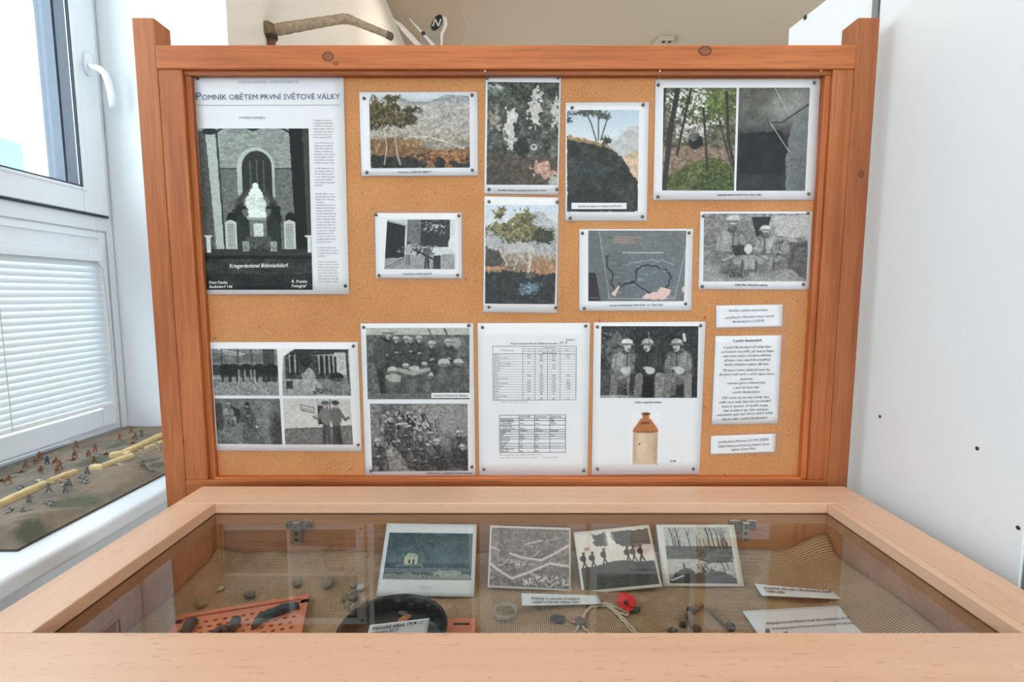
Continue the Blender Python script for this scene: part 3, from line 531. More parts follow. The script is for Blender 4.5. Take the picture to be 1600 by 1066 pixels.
# ------------------------------------------------------------------ shared materials
M = {}
M['wall'] = plain('white_plaster', (230, 235, 237), .85, var=.02, sc=140, bump=.25)
M['wall_cream'] = plain('cream_plaster', (238, 227, 213), .85, var=.02, sc=60, bump=.2)
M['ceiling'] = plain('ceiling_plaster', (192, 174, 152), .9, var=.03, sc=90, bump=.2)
M['floor'] = plain('grey_lino', (112, 104, 96), .5, var=.12, sc=12)
M['pvc'] = plain('white_pvc', (234, 241, 247), .28, var=.005, sc=20, bump=0)
M['panel'] = plain('white_panel_board', (242, 246, 248), .6, var=.02, sc=420, bump=.5)
M['alu'] = plain('grey_aluminium', (150, 158, 156), .35, metal=.7)
M['screw'] = plain('dark_screw', (62, 66, 72), .4, metal=.5)
M['rubber'] = plain('black_gasket', (40, 48, 54), .6)
M['slat'] = NT('blind_slat')
_k = M['slat']; _k.col(srgb((206, 212, 216))); _k.rough(.4)
_tl = _k.n('ShaderNodeBsdfTranslucent'); _tl.inputs[0].default_value = (.9, .93, .95, 1)
_mx = _k.n('ShaderNodeMixShader'); _mx.inputs[0].default_value = .025; _k.l(_k.b.outputs[0], _mx.inputs[1]); _k.l(_tl.outputs[0], _mx.inputs[2]); _k.l(_mx.outputs[0], _k.out.inputs[0]); M['slat'] = _k.m
M['glass'] = clear('window_glass', (.97, .99, 1.0), 1.45)
M['case_glass'] = clear('display_case_glass', (.96, .975, .97), 1.55, gain=1.3)
M['film'] = clear('laminate_film', (.95, .95, .95), 1.45, milk=.05, rough=.4, gain=.5)
M['joint'] = plain('grey_joint', (176, 182, 188), .6, bump=0)
M['facade'] = plain('cream_facade', (236, 228, 220), .9, var=.03)
M['teal'] = plain('teal_shopfront', (96, 190, 190), .6)
PL, PM, PD = (198, 122, 68), (178, 98, 46), (138, 70, 28)
def pine(name, axis, seed=0, knots=(), b=1.0, fleck=None):
    f = lambda c: tuple(min(255, q * b) for q in c)
    return wood(name, f(PL), f(PM), f(PD), axis, 1.0, .5, seed, knots, .45)
M['pine_dark'] = pine('pine_moulding', 0, 9, b=.92)
M['beech_x'] = wood('beech_along', (228, 188, 158), (222, 178, 146), (212, 166, 134), 0, .8, .34, 1, (), .05, streak=.07, fleck=(196, 138, 104))
M['beech_y'] = wood('beech_deep', (228, 188, 158), (222, 178, 146), (212, 166, 134), 1, .8, .34, 2, (), .05, streak=.07, fleck=(196, 138, 104))
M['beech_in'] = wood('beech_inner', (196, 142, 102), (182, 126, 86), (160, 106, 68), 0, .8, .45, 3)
# orange pinboard
k = NT('orange_fibreboard'); v = k.coord(); n = k.noise(v, 420, 3, .6); n2 = k.noise(v, 9, 3); n3 = k.noise(v, 75, 2)
c = k.ramp(n, [(.3, srgb((172, 108, 58))), (.5, srgb((204, 142, 88))), (.72, srgb((226, 170, 116)))])
c = k.mix(.35, c, k.ramp(n2, [(.3, srgb((180, 112, 60))), (.7, srgb((212, 150, 94)))]))
c = k.mix(k.math('MULTIPLY', k.math('GREATER_THAN', n3, .735), .75), c, srgb((112, 62, 26)))
k.col(c); k.rough(.85); k.bump(n, .9, .0016); M['cork'] = k.m
M['paper'] = plain('white_paper', (224, 224, 225), .55, var=.012, sc=25, bump=.05, coat=.15)
M['ink'] = plain('black_ink', (38, 38, 40), .6, bump=0)
M['ink_blue'] = plain('slate_blue_ink', (66, 82, 104), .6, bump=0)
M['ink_pale'] = plain('pale_blue_ink', (140, 152, 168), .6, bump=0)
M['ink_white'] = plain('white_ink', (228, 230, 222), .6, bump=0)
M['ink_grey'] = plain('grey_ink', (104, 106, 110), .6, bump=0)
M['pin'] = plain('bronze_pin', (118, 98, 82), .3, metal=.8, bump=0)
M['pin_red'] = plain('red_pin', (220, 60, 70), .3, bump=0)
M['pin_dark'] = plain('dark_pin', (60, 58, 58), .35, metal=.6, bump=0)
M['thread'] = plain('nylon_thread', (190, 180, 170), .3, bump=0)
def print_mat():
    k = NT('photo_ink'); a = k.n('ShaderNodeAttribute'); a.attribute_name = 'print'
    k.l(a.outputs['Color'], k.b.inputs['Base Color']); k.rough(.42); k.b.inputs['Specular IOR Level'].default_value = .35
    nn = k.noise(k.coord(), 40, 2); k.bump(nn, .04, .0005); return k.m
M['print'] = print_mat()

# ------------------------------------------------------------------ room shell
XW, XL, YR = -1.29, -.895, 1.595      # window frame plane, left wall face, window reveal
XO = -1.52                            # outer wall face
ZC = 3.38; ZS = .85; YB, YF, XR = 6.6, -2.6, 3.2
def sbox(name, mat, *a, parent=None, bevel=0):
    o = MB().box(*a).build(name, mat, parent, bevel)
    if parent is None: struct(o)
    return o
sbox('floor', M['floor'], XO, XR + .2, YF - .2, YB + .2, -.1, 0)
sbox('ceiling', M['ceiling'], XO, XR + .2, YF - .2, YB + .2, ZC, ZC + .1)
sbox('wall_back', M['wall_cream'], XO, XR + .2, YB, YB + .2, 0, ZC)

WY0, WY1, WZ1 = .05, YR, 2.62         # the window opening beside the board
def wall_with_holes(name, holes, x0, x1, y0, y1, z1, mat):
    mb = MB(); ys = [y0]
    for (a, b, c0, c1) in holes:
        mb.box(x0, x1, ys[-1], a, 0, z1); mb.box(x0, x1, a, b, 0, c0); mb.box(x0, x1, a, b, c1, z1); ys.append(b)
    (mb.box(x0, x1, ys[-1], y1, 0, z1) if y1 > ys[-1] + .001 else None); return struct(mb.build(name, mat, fix=True))
wall_with_holes('wall_left', [(-2.1, -.75, ZS - .04, WZ1), (WY0, WY1, ZS - .04, WZ1)], XO, XL, YF, YR, ZC, M['wall'])
wall_with_holes('wall_right', [(1.6, 3.8, .9, 2.5)], XR, XR + .2, YF, YB, ZC, M['wall_cream'])  # unseen opening, added to let light onto the cream wall
wall_with_holes('wall_left.001', [(2.3, 3.7, .85, 2.15), (4.2, 6.2, .85, 2.6)], XO, XL, YR, YB, ZC, M['wall_cream'])  # hidden openings, added to brighten the back of the room
sbox('wall_left.002', M['wall'], XW - .06, XL + .0004, YR - .003, YR - .0002, ZS - .03, ZC)   # white window reveal
fw = MB()
for (x0, x1, z0, z1) in ((XO, -.7, 0, ZC), (-.7, .9, 0, .9), (-.7, .9, 2.7, ZC), (.9, 1.5, 0, ZC), (1.5, 2.9, 0, .9), (1.5, 2.9, 2.7, ZC), (2.9, XR, 0, ZC)): fw.box(x0, x1, YF - .2, YF, z0, z1)
struct(fw.build('wall_front', M['wall']))
portal((XO + .02, (WY0 + WY1) / 2, 1.75), (0, -math.pi / 2, 0), 1.7, 1.5)
portal((XO + .02, -1.42, 1.75), (0, -math.pi / 2, 0), 1.7, 1.3)
portal((XO + .02, 3.0, 1.5), (0, 0, 0), 1.4, 1.3)
portal((XO + .02, 5.2, 1.7), (0, 0, 0), 2.0, 1.75)
portal((XR + .18, 2.7, 1.7), (0, 0, 0), 2.2, 1.6)
portal((.1, YF - .18, 1.8), (math.pi / 2, 0, math.pi), 1.6, 1.8)
portal((2.2, YF - .18, 1.8), (math.pi / 2, 0, math.pi), 1.4, 1.8)
for lo in bpy.data.objects:
    if lo.type == 'LIGHT' and lo.name.startswith('window_portal'):   # aim inwards
        d = Vector((.3, lo.location.y, lo.location.z)) - lo.location if lo.location.x < -1 or lo.location.x > 3 else Vector((lo.location.x, 0, 1.8)) - lo.location
        lo.rotation_euler = d.to_track_quat('-Z', 'Y').to_euler()

# window 1: upper opening sash, lower fixed light with venetian blind
win = thing('window_1', 'white window with an open-view upper sash and a blind below', 'window', (XW, 0, ZS)); win['kind'] = 'structure'
del win['category']; del win['label']
FX0, FX1 = XW - .07, XW
def frame(mb, y0, y1, z0, z1, wl, wr, wb, wt, x0, x1):
    mb.box(x0, x1, y0, y0 + wl, z0, z1); mb.box(x0, x1, y1 - wr, y1, z0, z1); mb.box(x0, x1, y0 + wl, y1 - wr, z0, z0 + wb); mb.box(x0, x1, y0 + wl, y1 - wr, z1 - wt, z1); return mb
frame(MB(), WY0, 1.588, ZS, WZ1, .06, .06, .05, .06, FX0, FX1 - .012).build('outer_frame', M['pvc'], win, .002)
MB().box(FX0, FX1 - .012, WY0 + .06, 1.528, 1.43, 1.545).build('transom', M['pvc'], win, .002)
MB().box(FX0, FX1 - .006, WY0 + .06, 1.5286, 1.475, 1.48).build('transom_groove', M['pvc'], win)
# upper sash
ub = MB(); frame(ub, WY0 + .03, 1.566, 1.548, WZ1 - .02, .085, .085, .075, .085, FX0 + .005, FX1); sash = ub.build('upper_sash', M['pvc'], win, .004)
ub = MB(); frame(ub, WY0 + .095, 1.492, 1.611, WZ1 - .09, .02, .022, .012, .02, FX1 - .006, FX1 + .004); ub.build('glazing_bead', M['pvc'], sash, .003)
ub = MB(); frame(ub, WY0 + .1115, 1.474, 1.6205, WZ1 - .108, .004, .004, .004, .004, FX1 - .002, FX1 + .0045); ub.build('gasket', M['rubber'], sash)
MB().box(FX1 - .045, FX1 - .04, WY0 + .1, 1.48, 1.61, WZ1 - .1).build('pane', M['glass'], sash)
MB().box(FX1 - .01, FX1 - .002, WY0 + .06, 1.566, 1.5415, 1.5475).build('gasket', M['rubber'], win)
# handle
h = MB(); hp = atX(138, 100, FX1 + .004); h.lathe([(.001, 0), (.015, 0), (.017, .003), (.017, .008), (.013, .011), (.001, .011)], (0, 0, 0), 20)
hv = [tuple((hp.x + v[2] - .004, hp.y + v[0] * .9, hp.z + v[1] * 2.1)) for v in h.v]; h.v = hv
hd = h.build('window_handle', M['pvc'], sash, smooth=True)
p1 = atX(140, 103, hp.x + .012); p2 = atX(155, 107, hp.x + .045); p3 = atX(169, 128, hp.x + .052); p4 = atX(176, 168, hp.x + .05)
MB().tube([p1, p1.lerp(p2, .5), p2, p2.lerp(p3, .5) + Vector((.004, 0, .004)), p3, p3.lerp(p4, .5) + Vector((.002, 0, 0)), p4], [.009, .0085, .009, .0095, .0095, .009, .008], 12).build('handle_lever', M['pvc'], sash, smooth=True)
# lower light
lb = MB(); frame(lb, WY0 + .05, 1.534, ZS + .03, 1.44, .05, .05, .06, .025, FX0 + .01, FX1 - .002); low = lb.build('lower_sash', M['pvc'], win, .004)
MB().box(FX0 + .02, FX0 + .026, WY0 + .06, 1.52, .9, 1.43).build('pane', M['glass'], low)
lb = MB(); frame(lb, WY0 + .04, 1.56, .858, 1.5, .004, .004, .004, .004, FX1 - .013, FX1 - .0095); lb.build('frame_joint', M['joint'], win)
MB().box(FX1 - .011, FX1 + .004, 1.06, 1.36, .872, .8765).build('drain_cover', M['pvc'], win, .001)
lin = plain('blue_grey_profile', (84, 94, 104), .5); lin2 = plain('slate_profile', (58, 66, 76), .5)
ub = MB(); frame(ub, WY0 + .10, 1.4815, 1.612, WZ1 - .1, .009, .009, .009, .009, FX1 - .095, FX1 - .045); ub.build('outer_profile', lin, sash)
ub = MB(); frame(ub, WY0 + .10, 1.4815, 1.612, WZ1 - .1, .008, .006, .008, .008, FX1 - .039, FX1 - .005); ub.build('inner_profile', lin2, sash)
# venetian blind: a thing of its own
bl = thing('venetian_blind', 'white venetian blind lowered over the lower window pane', 'blind', (XW + .01, .8, .95))
BX = FX1 + .006; by0, by1 = WY0 + .08, 1.502
MB().box(BX - .01, BX + .014, by0, by1, 1.40, 1.416).build('head_rail', M['pvc'], bl, .002)
NS = 24; z_top, z_bot = 1.393, .972
prof = None
for i in range(NS):
    z = z_bot + (z_top - z_bot) * i / (NS - 1); mb = MB()
    def fn(u, v, z=z):
        a = math.radians(58); t = (v - .5) * .0225; bow = .0022 * (1 - (2 * v - 1) ** 2)
        return (BX + .002 + t * math.cos(a) + bow * math.sin(a), by0 + (by1 - by0) * u, z - t * math.sin(a) * 1 + bow * math.cos(a))
    mb.grid(fn, 1, 4); s_ = mb.build('slat', M['slat'], bl, smooth=True)
MB().box(BX - .006, BX + .012, by0, by1, .948, .962).build('bottom_rail', M['pvc'], bl, .003)
for yy in (1.19, .62, .25): MB().tube([(BX + .013, yy, 1.405), (BX + .013, yy, .955)], .0011, 6).build('cord', M['thread'], bl)
MB().tube([(BX + .012, 1.475, 1.405), (BX + .016, 1.497, 1.38), (BX + .014, 1.508, 1.2), (BX + .012, 1.512, .97)], .0013, 6).build('cord', M['thread'], bl)
# window 2, behind the camera on the same wall; windows of the front wall
for nm, (y0, y1, zt_) in (('window_2', (-2.1, -.75, WZ1)), ('added_window_5', (2.3, 3.7, 2.15)), ('added_window_6', (4.2, 6.2, 2.6))):  # the last two are unseen, added to light the back ceiling
    wb = MB(); frame(wb, y0, y1, ZS, zt_, .08, .08, .08, .08, FX0, FX1); wb.box(FX0, FX1, y0 + .08, y1 - .08, 1.45, 1.54); struct(wb.build(nm, M['pvc']))
for nm, (x0, x1) in (('window_3', (-.7, .9)), ('window_4', (1.5, 2.9))):
    wb = MB()
    for (a, b, c0, c1) in ((x0, x0 + .08, .9, 2.7), (x1 - .08, x1, .9, 2.7), (x0 + .08, x1 - .08, .9, .98), (x0 + .08, x1 - .08, 2.62, 2.7), (x0 + .08, x1 - .08, 1.6, 1.68)): wb.box(a, b, YF - .12, YF - .05, c0, c1)
    struct(wb.build(nm, M['pvc']))
wb = MB()
for (a, b, c0, c1) in ((1.6, 1.68, .9, 2.5), (3.72, 3.8, .9, 2.5), (2.66, 2.74, .98, 2.42), (1.68, 3.72, .9, .98), (1.68, 3.72, 2.42, 2.5)): wb.box(XR + .08, XR + .15, a, b, c0, c1)
struct(wb.build('added_window_7', M['pvc']))  # unseen window added to light the cream wall and ceiling
# sill
sl = MB().box(XW - .01, -.806, WY0, YR - .002, ZS - .036, ZS).build('trim_1', M['pvc'], None, .008, seg=3); struct(sl)
# outside: facade across the yard, rod across the upper window
fac = MB().box(-9.2, -9, -4, 14, 0, 5.2).build('facade', M['facade']); fac['kind'] = 'structure'
tl = atX(2, 240, -8.9); sf = MB().box(-9.0, -8.8, tl.y - .9, tl.y + .28, tl.z - .25, tl.z + .25).build('shop_awning', M['teal']); recenter(sf); tag(sf, 'small teal awning on the pale building outside', 'awning')
rd = MB().tube([atX(48, 0, XW - .12), atX(94, 40, XW - .1)], .008, 10).build('window_stay', M['joint'], win)

# partition panels to the right
PX = .66; pj = atX(1371, 10, PX); py0 = atX(1595, 880, PX).y
pa = thing('partition_panel', 'large white partition panel filling the right edge of the view', 'partition', (PX, py0, 0))
MB().box(PX, PX + .022, py0, pj.y - .006, 0, 2.3).build('board', M['panel'], pa, .001)
MB().box(PX + .003, PX + .03, py0 - .012, py0, 0, 2.3).build('edge_strip', M['alu'], pa)
for (sx, sy) in ((1375, 651), (1527, 701), (1591, 825)):
    q = atX(sx, sy, PX); s_ = MB().lathe([(.0005, 0), (.0036, 0), (.0036, .0014), (.0022, .002), (.0004, .002)], (0, 0, 0), 14)
    s_.v = [(q.x + .001 - v[2], q.y + v[0] * .8, q.z + v[1] * .8) for v in s_.v]; s_.build('screw', M['screw'], pa, smooth=True)
J = Vector((PX, pj.y, 0)); dr = Vector((-.138, 1, 0)).normalized()
# far end where pixel 1232
d_ = ray(1232, 60); tt = None
A = np.array([[dr.x, -d_.x], [dr.y, -d_.y]]); sol = np.linalg.solve(A, np.array([-J.x, -J.y])); E = J + dr * sol[0]
ztop = (O + ray(1232, 45) * (E.y / ray(1232, 45).y)).z
nrm = Vector((dr.y, -dr.x, 0)) * .022
pb = thing('partition_panel', 'cream-white partition panel with a low top edge behind the right post', 'partition', (J.x, J.y, 0))
a0 = J + dr * .008
MB().hexa([(a0.x, a0.y, 0), (E.x, E.y, 0), (E.x + nrm.x, E.y + nrm.y, 0), (a0.x + nrm.x, a0.y + nrm.y, 0), (a0.x, a0.y, ztop), (E.x, E.y, ztop), (E.x + nrm.x, E.y + nrm.y, ztop), (a0.x + nrm.x, a0.y + nrm.y, ztop)]).build('board', M['panel'], pb, .001)
MB().hexa([(J.x - .003, J.y - .005, 0), (a0.x - .003, a0.y, 0), (a0.x + nrm.x, a0.y + nrm.y, 0), (J.x + nrm.x, J.y, 0), (J.x - .003, J.y - .005, 2.3), (a0.x - .003, a0.y, 2.3), (a0.x + nrm.x, a0.y + nrm.y, 2.3), (J.x + nrm.x, J.y, 2.3)]).build('edge_strip', M['alu'], pb)
q = onplane(1259, 27, J, Vector((dr.y, -dr.x, 0)))
MB().lump((q.x - .001, q.y, q.z), .004, .004, .005, 3, .05).build('screw', M['screw'], pb, smooth=True)

# ------------------------------------------------------------------ notice board
YFc, YC = .87, .888
bd = thing('notice_board', 'orange pinboard in a reddish-brown timber frame between two posts', 'notice board', (0, .89, 0))
kn = lambda px, py: tuple(atY(px, py, YFc) - Vector((0, .89, 0)))
pX = (-.652, -.614, .593, .631)
MB().box(pX[0], pX[1], YFc, YFc + .041, 0, 1.772).build('post', pine('pine_post', 2, 1, b=.98), bd, .0015)
MB().box(pX[2], pX[3], YFc, YFc + .041, 0, 1.772).build('post', pine('pine_post_right', 2, 5, [(*kn(1345, 275)[:1], -.02, kn(1345, 272)[2], .006)], b=.92), bd, .0015)
tr = MB(); z0, z1 = 1.688, 1.7275
tr.box(pX[1], pX[2], YFc - .0012, YFc + .026, z0, z1)
tr.build('top_rail', pine('pine_top_rail', 0, 2, [(*kn(513, 89)[:1], -.0212, kn(513, 89)[2], .009), (*kn(1101, 82)[:1], -.0212, kn(1101, 80)[2], .010), (*kn(525, 100)[:1], -.0212, kn(524, 100)[2], .004)], b=1.08), bd, .0022)
MB().box(pX[1], -.572, YFc + .001, YFc + .026, .952, z0).build('stile', pine('pine_stile_left', 2, 3, [(*kn(285, 690)[:1], -.019, kn(285, 690)[2], .004)]), bd, .0015)
MB().box(.557, pX[2], YFc + .001, YFc + .026, .952, z0).build('stile', pine('pine_stile_right', 2, 4), bd, .0015)
MB().box(pX[1], pX[2], YFc, YFc + .026, .905, .952).build('bottom_rail', pine('pine_bottom_rail', 0, 6), bd, .0015)
MB().box(-.572, .557, YFc + .006, YFc + .02, z0 - .0075, z0).build('moulding', M['pine_dark'], bd, .001)
MB().box(-.572, -.5615, YFc + .008, YFc + .02, .952, z0 - .0075).build('moulding', pine('pine_bead', 2, 7), bd, .0015)
MB().box(.5465, .557, YFc + .006, YFc + .02, .952, z0 - .0075).build('moulding', pine('pine_bead_right', 2, 8, b=1.1), bd, .0015)
MB().box(-.5615, .5465, YFc + .004, YFc + .02, .946, .9555).build('moulding', pine('pine_ledge', 0, 8, b=1.1), bd, .0015)
MB().box(-.574, .56, YC, YC + .01, .94, z0 + .004).build('fibreboard', M['cork'], bd)
# small dark nail holes in the board
def nail_hole(px, py, r, par=bd):
    q = atY(px, py, YC); m_ = MB().lathe([(.0002, -.0005), (r, -.0005), (r * .6, -.0001), (.0001, 0)], tuple(q), 8, 'y'); m_.build('pin_hole', M['pin_dark'], par)
for (a, b) in ((566, 302), (681, 301), (582, 327), (553, 360), (578, 396), (629, 465), (561, 452), (1245, 470), (1198, 472), (372, 742), (546, 735), (541, 748), (1233, 673), (902, 148), (608, 492), (404, 512), (1246, 580), (744, 440)): nail_hole(a, b, .0011)

# ------------------------------------------------------------------ sheets
def arrY(PXa, PYa, Y):
    a = (PXa - CX) / F; b = (CY - PYa) / F
    dx, dy, dz = a, math.cos(TH) + b * math.sin(TH), -math.sin(TH) + b * math.cos(TH)
    t = Y / dy; return np.stack([dx * t, dy * t, CAMZ + dz * t], -1)
def arrP(PXa, PYa, P0, n):
    a = (PXa - CX) / F; b = (CY - PYa) / F
    D = np.stack([a, math.cos(TH) + b * math.sin(TH), -math.sin(TH) + b * math.cos(TH)], -1)
    t = (P0 - O).dot(n) / (D @ np.array(n)); return np.array(O) + D * t[..., None]
def bil(c, U, V):
    (x0, y0), (x1, y1), (x2, y2), (x3, y3) = c
    return ((x0 * (1 - U) + x1 * U) * (1 - V) + (x3 * (1 - U) + x2 * U) * V, (y0 * (1 - U) + y1 * U) * (1 - V) + (y3 * (1 - U) + y2 * U) * V)
def org_of(p):
    o = Vector((0, 0, 0))
    while p is not None: o += Vector(p.location); p = p.parent
    return o
def np_mesh(name, P, w_, h_, mat, parent, cols=None):
    me = bpy.data.meshes.new(name); n = w_ * h_
    P = P.reshape(-1, 3) - np.array(org_of(parent))
    idx = np.arange(n).reshape(h_, w_)
    q = np.stack([idx[:-1, :-1], idx[1:, :-1], idx[1:, 1:], idx[:-1, 1:]], -1).reshape(-1, 4); m = len(q)
    me.vertices.add(n); me.vertices.foreach_set('co', P.ravel()); me.loops.add(m * 4); me.loops.foreach_set('vertex_index', q.ravel())
    me.polygons.add(m); me.polygons.foreach_set('loop_start', np.arange(0, m * 4, 4)); me.polygons.foreach_set('loop_total', np.full(m, 4))
    me.update(calc_edges=True)
    if cols is not None:
        at = me.color_attributes.new('print', 'BYTE_COLOR', 'POINT')
        c = np.ones((n, 4)); c[:, :3] = np.clip(cols.reshape(-1, 3) / 255, 0, 1); at.data.foreach_set('color_srgb', c.ravel())
    me.materials.append(mat); o = bpy.data.objects.new(name, me); C.objects.link(o); o.parent = parent; return o
RES = 1.08
def sheet(kind, label, cat, corners, prints=(), texts=(), film=None, filmc=None, bow=0.0, surf=None, group=None, tables=None, rects=(), paper=None):
    """surf(PX,PY,layer)->points; default is the pinboard plane"""
    xs = [c[0] for c in corners]; x0, x1 = min(xs), max(xs); ys = [c[1] for c in corners]; y0, y1 = min(ys), max(ys)
    if surf is None:
        def surf(A, B, lay):
            A = np.asarray(A, float); B = np.asarray(B, float)
            u = np.clip((A - x0) / (x1 - x0), 0, 1); v = np.clip((B - y0) / (y1 - y0), 0, 1)
            return arrY(A, B, YC - .0008 - lay - bow * np.sin(np.pi * u) * (.35 + .65 * v) * (1 + .3 * np.sin(6 * v)))
    pt1 = lambda lay: (lambda a, b: surf(np.array(a), np.array(b), lay))
    cc = surf(np.array([sum(xs) / 4]), np.array([y1]), 0)[0]
    root = thing(kind, label, cat, tuple(cc), group)
    g = np.linspace(0, 1, 13)
    def face(c, lay, name, mat, n=13, thick=0):
        U, V = np.meshgrid(np.linspace(0, 1, n), np.linspace(0, 1, n)); A, B = bil(c, U, V)
        o = np_mesh(name, surf(A, B, lay), n, n, mat, root)
        return o
    if filmc is None and film:
        f = film; (a, b), (c, d), (e, f_), (g_, h_) = corners
        filmc = [(a - f, b - f), (c + f, d - f), (e + f, f_ + f), (g_ - f, h_ + f)]
    if filmc is not None: face(filmc, .0002, 'laminate_film', M['film'])
    # paper with a thin edge
    n = 13; U, V = np.meshgrid(np.linspace(0, 1, n), np.linspace(0, 1, n)); A, B = bil(corners, U, V)
    o = face(corners, .0009, 'paper', paper or M['paper'])
    md = o.modifiers.new('thickness', 'SOLIDIFY'); md.thickness = .0004; md.offset = -1
    for i, (fn, c) in enumerate(prints):
        w_ = int(RES * (abs(c[1][0] - c[0][0]) + abs(c[2][0] - c[3][0])) / 2); h_ = int(RES * (abs(c[3][1] - c[0][1]) + abs(c[2][1] - c[1][1])) / 2)
        pic = fn(w_, h_); pic.a = (pic.a * .76 + pic.a.mean(-1, keepdims=True) * .24) * (1 + (pic.n(3.2, 91, 2) - .5) * (.28 if fn in (p_pine1, p_pine2, p_rock, p_ridge, p_forest, p_aerial) else 0 if fn is p_jug else .1) * np.clip((195 - pic.a.mean(-1)) / 40, 0, 1))[..., None]; pic.a = (pic.a - 110) * 1.12 + 106 + ((pic.n(1.6, 5, 1) - .5) * (0 if fn is p_jug else 9))[..., None]; U, V = np.meshgrid(np.linspace(0, 1, w_), np.linspace(0, 1, h_)); A, B = bil(c, U, V)
        np_mesh('photo_print', surf(A, B, .0013), w_, h_, M['print'], root, pic.a)
    for (a, b, c, d) in rects:
        face([(a, b), (c, b), (c, d), (a, d)], .0016, 'caption_strip', M['paper'], 2)
    byc = {}
    for t in texts:
        body, p0, p1, hh = t[:4]; o_ = t[4] if len(t) > 4 else {}
        blk = o_.get('blk', 0) or -len(byc) - 1
        mb = byc.setdefault((o_.get('ink', 'ink'), blk), MB()); f1 = pt1(.0019)
        add_text(mb, body, p0, p1, hh, lambda a, b: tuple(f1(a, b)), o_.get('sh', 0), o_.get('b', 0))
    if tables:
        mb = byc.setdefault(('ink_grey', 'rules'), MB())
        for (pa_, qa_, wd) in [((p[0] + (q[0] - p[0]) * t / 14, p[1] + (q[1] - p[1]) * t / 14), (p[0] + (q[0] - p[0]) * (t + 1) / 14, p[1] + (q[1] - p[1]) * (t + 1) / 14), wd) for (p, q, wd) in tables for t in range(14)]:
            p, q = pa_, qa_
            L = math.hypot(q[0] - p[0], q[1] - p[1]); nx, ny = -(q[1] - p[1]) / L * wd / 2, (q[0] - p[0]) / L * wd / 2; f1 = pt1(.0017)
            i0 = len(mb.v); mb.v += [tuple(f1(p[0] + nx, p[1] + ny)), tuple(f1(q[0] + nx, q[1] + ny)), tuple(f1(q[0] - nx, q[1] - ny)), tuple(f1(p[0] - nx, p[1] - ny))]; mb.f.append((i0, i0 + 1, i0 + 2, i0 + 3))
    for (ink, blk), mb in byc.items():
        if mb.v:
            lo_ = mb.build('ruled_lines' if blk == 'rules' else 'lettering', M[ink], root, fix=False)
            if blk in ('rules', 'small_print'): lo_['kind'] = 'stuff'
    return root
# drawing pins
pin_mesh = {}
def pin(px, py, label, mat='pin', r=.0031, lay=.0022):
    q = atY(px, py, YC - lay - .0006)
    if mat not in pin_mesh:
        o = MB().lathe([(.0002, .0012), (r, .0012), (r * 1.0, .0002), (r * .85, -.0008), (r * .45, -.0016), (.0002, -.0018)], (0, 0, 0), 14, 'y').build('drawing_pin', M[mat], None, smooth=True)
        pin_mesh[mat] = o
    else: o = pin_mesh[mat].copy(); C.objects.link(o)
    o.location = tuple(q); tag(o, label, 'pin', 'drawing pins on the notice board'); return o
CN = ('upper left', 'upper right', 'lower right', 'lower left')
def pins(short, pos, mat='pin', bow=.0):
    for p, c in zip(pos, CN):
        if p: pin(p[0], p[1], 'metal pin at the %s of the %s' % (c, short), mat, lay=.0022 + bow)
def inset(c, d=6):
    (a, b), (c1, d1), (e, f), (g, h) = c
    return [(a + d, b + d), (c1 - d, d1 + d), (e - d, f - d), (g + d, h - d)]
# ------------------------------------------------------------------ the sheets on the board
B1 = {'b': .012}; BI = {'sh': .25}; W = {'ink': 'ink_white', 'sh': .2, 'b': .012}
col = ['Ve Spolku vojenských', 'vysloužilců, založeném', 'v 1884 sdruženi byli', 'místní vojáci, kteří se', 'zasloužili o památník,', 'jenž byl postaven na', 'návsi v letech 1920.', None,
       'V roce 1924 byl pomník', 'obětem první světové', 'války slavnostně zde', 'odhalen a vysvěcen na', 'původním místě u kostela.', 'Jména padlých vojáků', 'byla vytesána do desek', 'na obou stranách sochy', None,
       'V části věnované obci', 'jsou jména padlých ze', 'Široké Nivy a okolí.', 'V roce 1945 byl pomník', 'odstraněn a zničen', 'Z 53 známých portrétů', '(2)', None, None,
       'Pomník obětí – text a', 'obrazy vydávané s obcí', 'České Vsi a okolních', 'vesnic.', 'V dochovaném archivu', 'muzeum v Jeseníku má', 'uloženy dokumenty a', 'dobové fotografie, vše', 've stavu po renovaci.', 'Autor sochy byl rodák', 've vsi a sochař, který', 'studoval ve Vídni a v', 'Hradci. Pomník v obci', 'je upraven a veřejně', 'přístupný pro lidi', 'z obce i z okolí, na', 'památku padlých mužů.', 'Poslední verze.', None,
       'Na pomníku byla socha', 'truchlící ženy se synem', 'a vojáků z první světové', 'války.', None, 'Text pro tuto výstavu', 'vznikl z archivu, v němž', 'uvedeni byli vojáci od', 'jara 1914 do prosince', 'roku 1918. Vydal obec a', 'škola, jež pomník roku', '1946 sejmula a později', 'znovu uložila v muzeu.']
tx = [('VÁLEČNÁ EXPOZICE – MUZEUM ČESKÁ VES', (371, 129.5), (467, 129.5), 3.2, {'ink': 'ink_pale'}), ('P', (306, 156), (314, 156), 11.5, {'ink': 'ink_blue'}),
      ('OMNÍK OBĚTEM PRVNÍ SVĚTOVÉ VÁLKY', (315.5, 156), (531, 154.5), 8.2, {'ink': 'ink_blue'}), ('STAVBA POMNÍKU', (373, 185.5), (414.5, 185.5), 3.2, {'ink': 'ink_blue'})]
for i, t in enumerate(col):
    y = 189 + i * (441 - 189) / (len(col) - 1)
    if t: xa = 489 + (y - 187) * 8.2 / 253; tx.append((t, (xa, y), (xa + 30 + (len(t) - 21) * 1.1, y), 2.3, {'ink': 'ink_grey', 'blk': 'small_print'}))
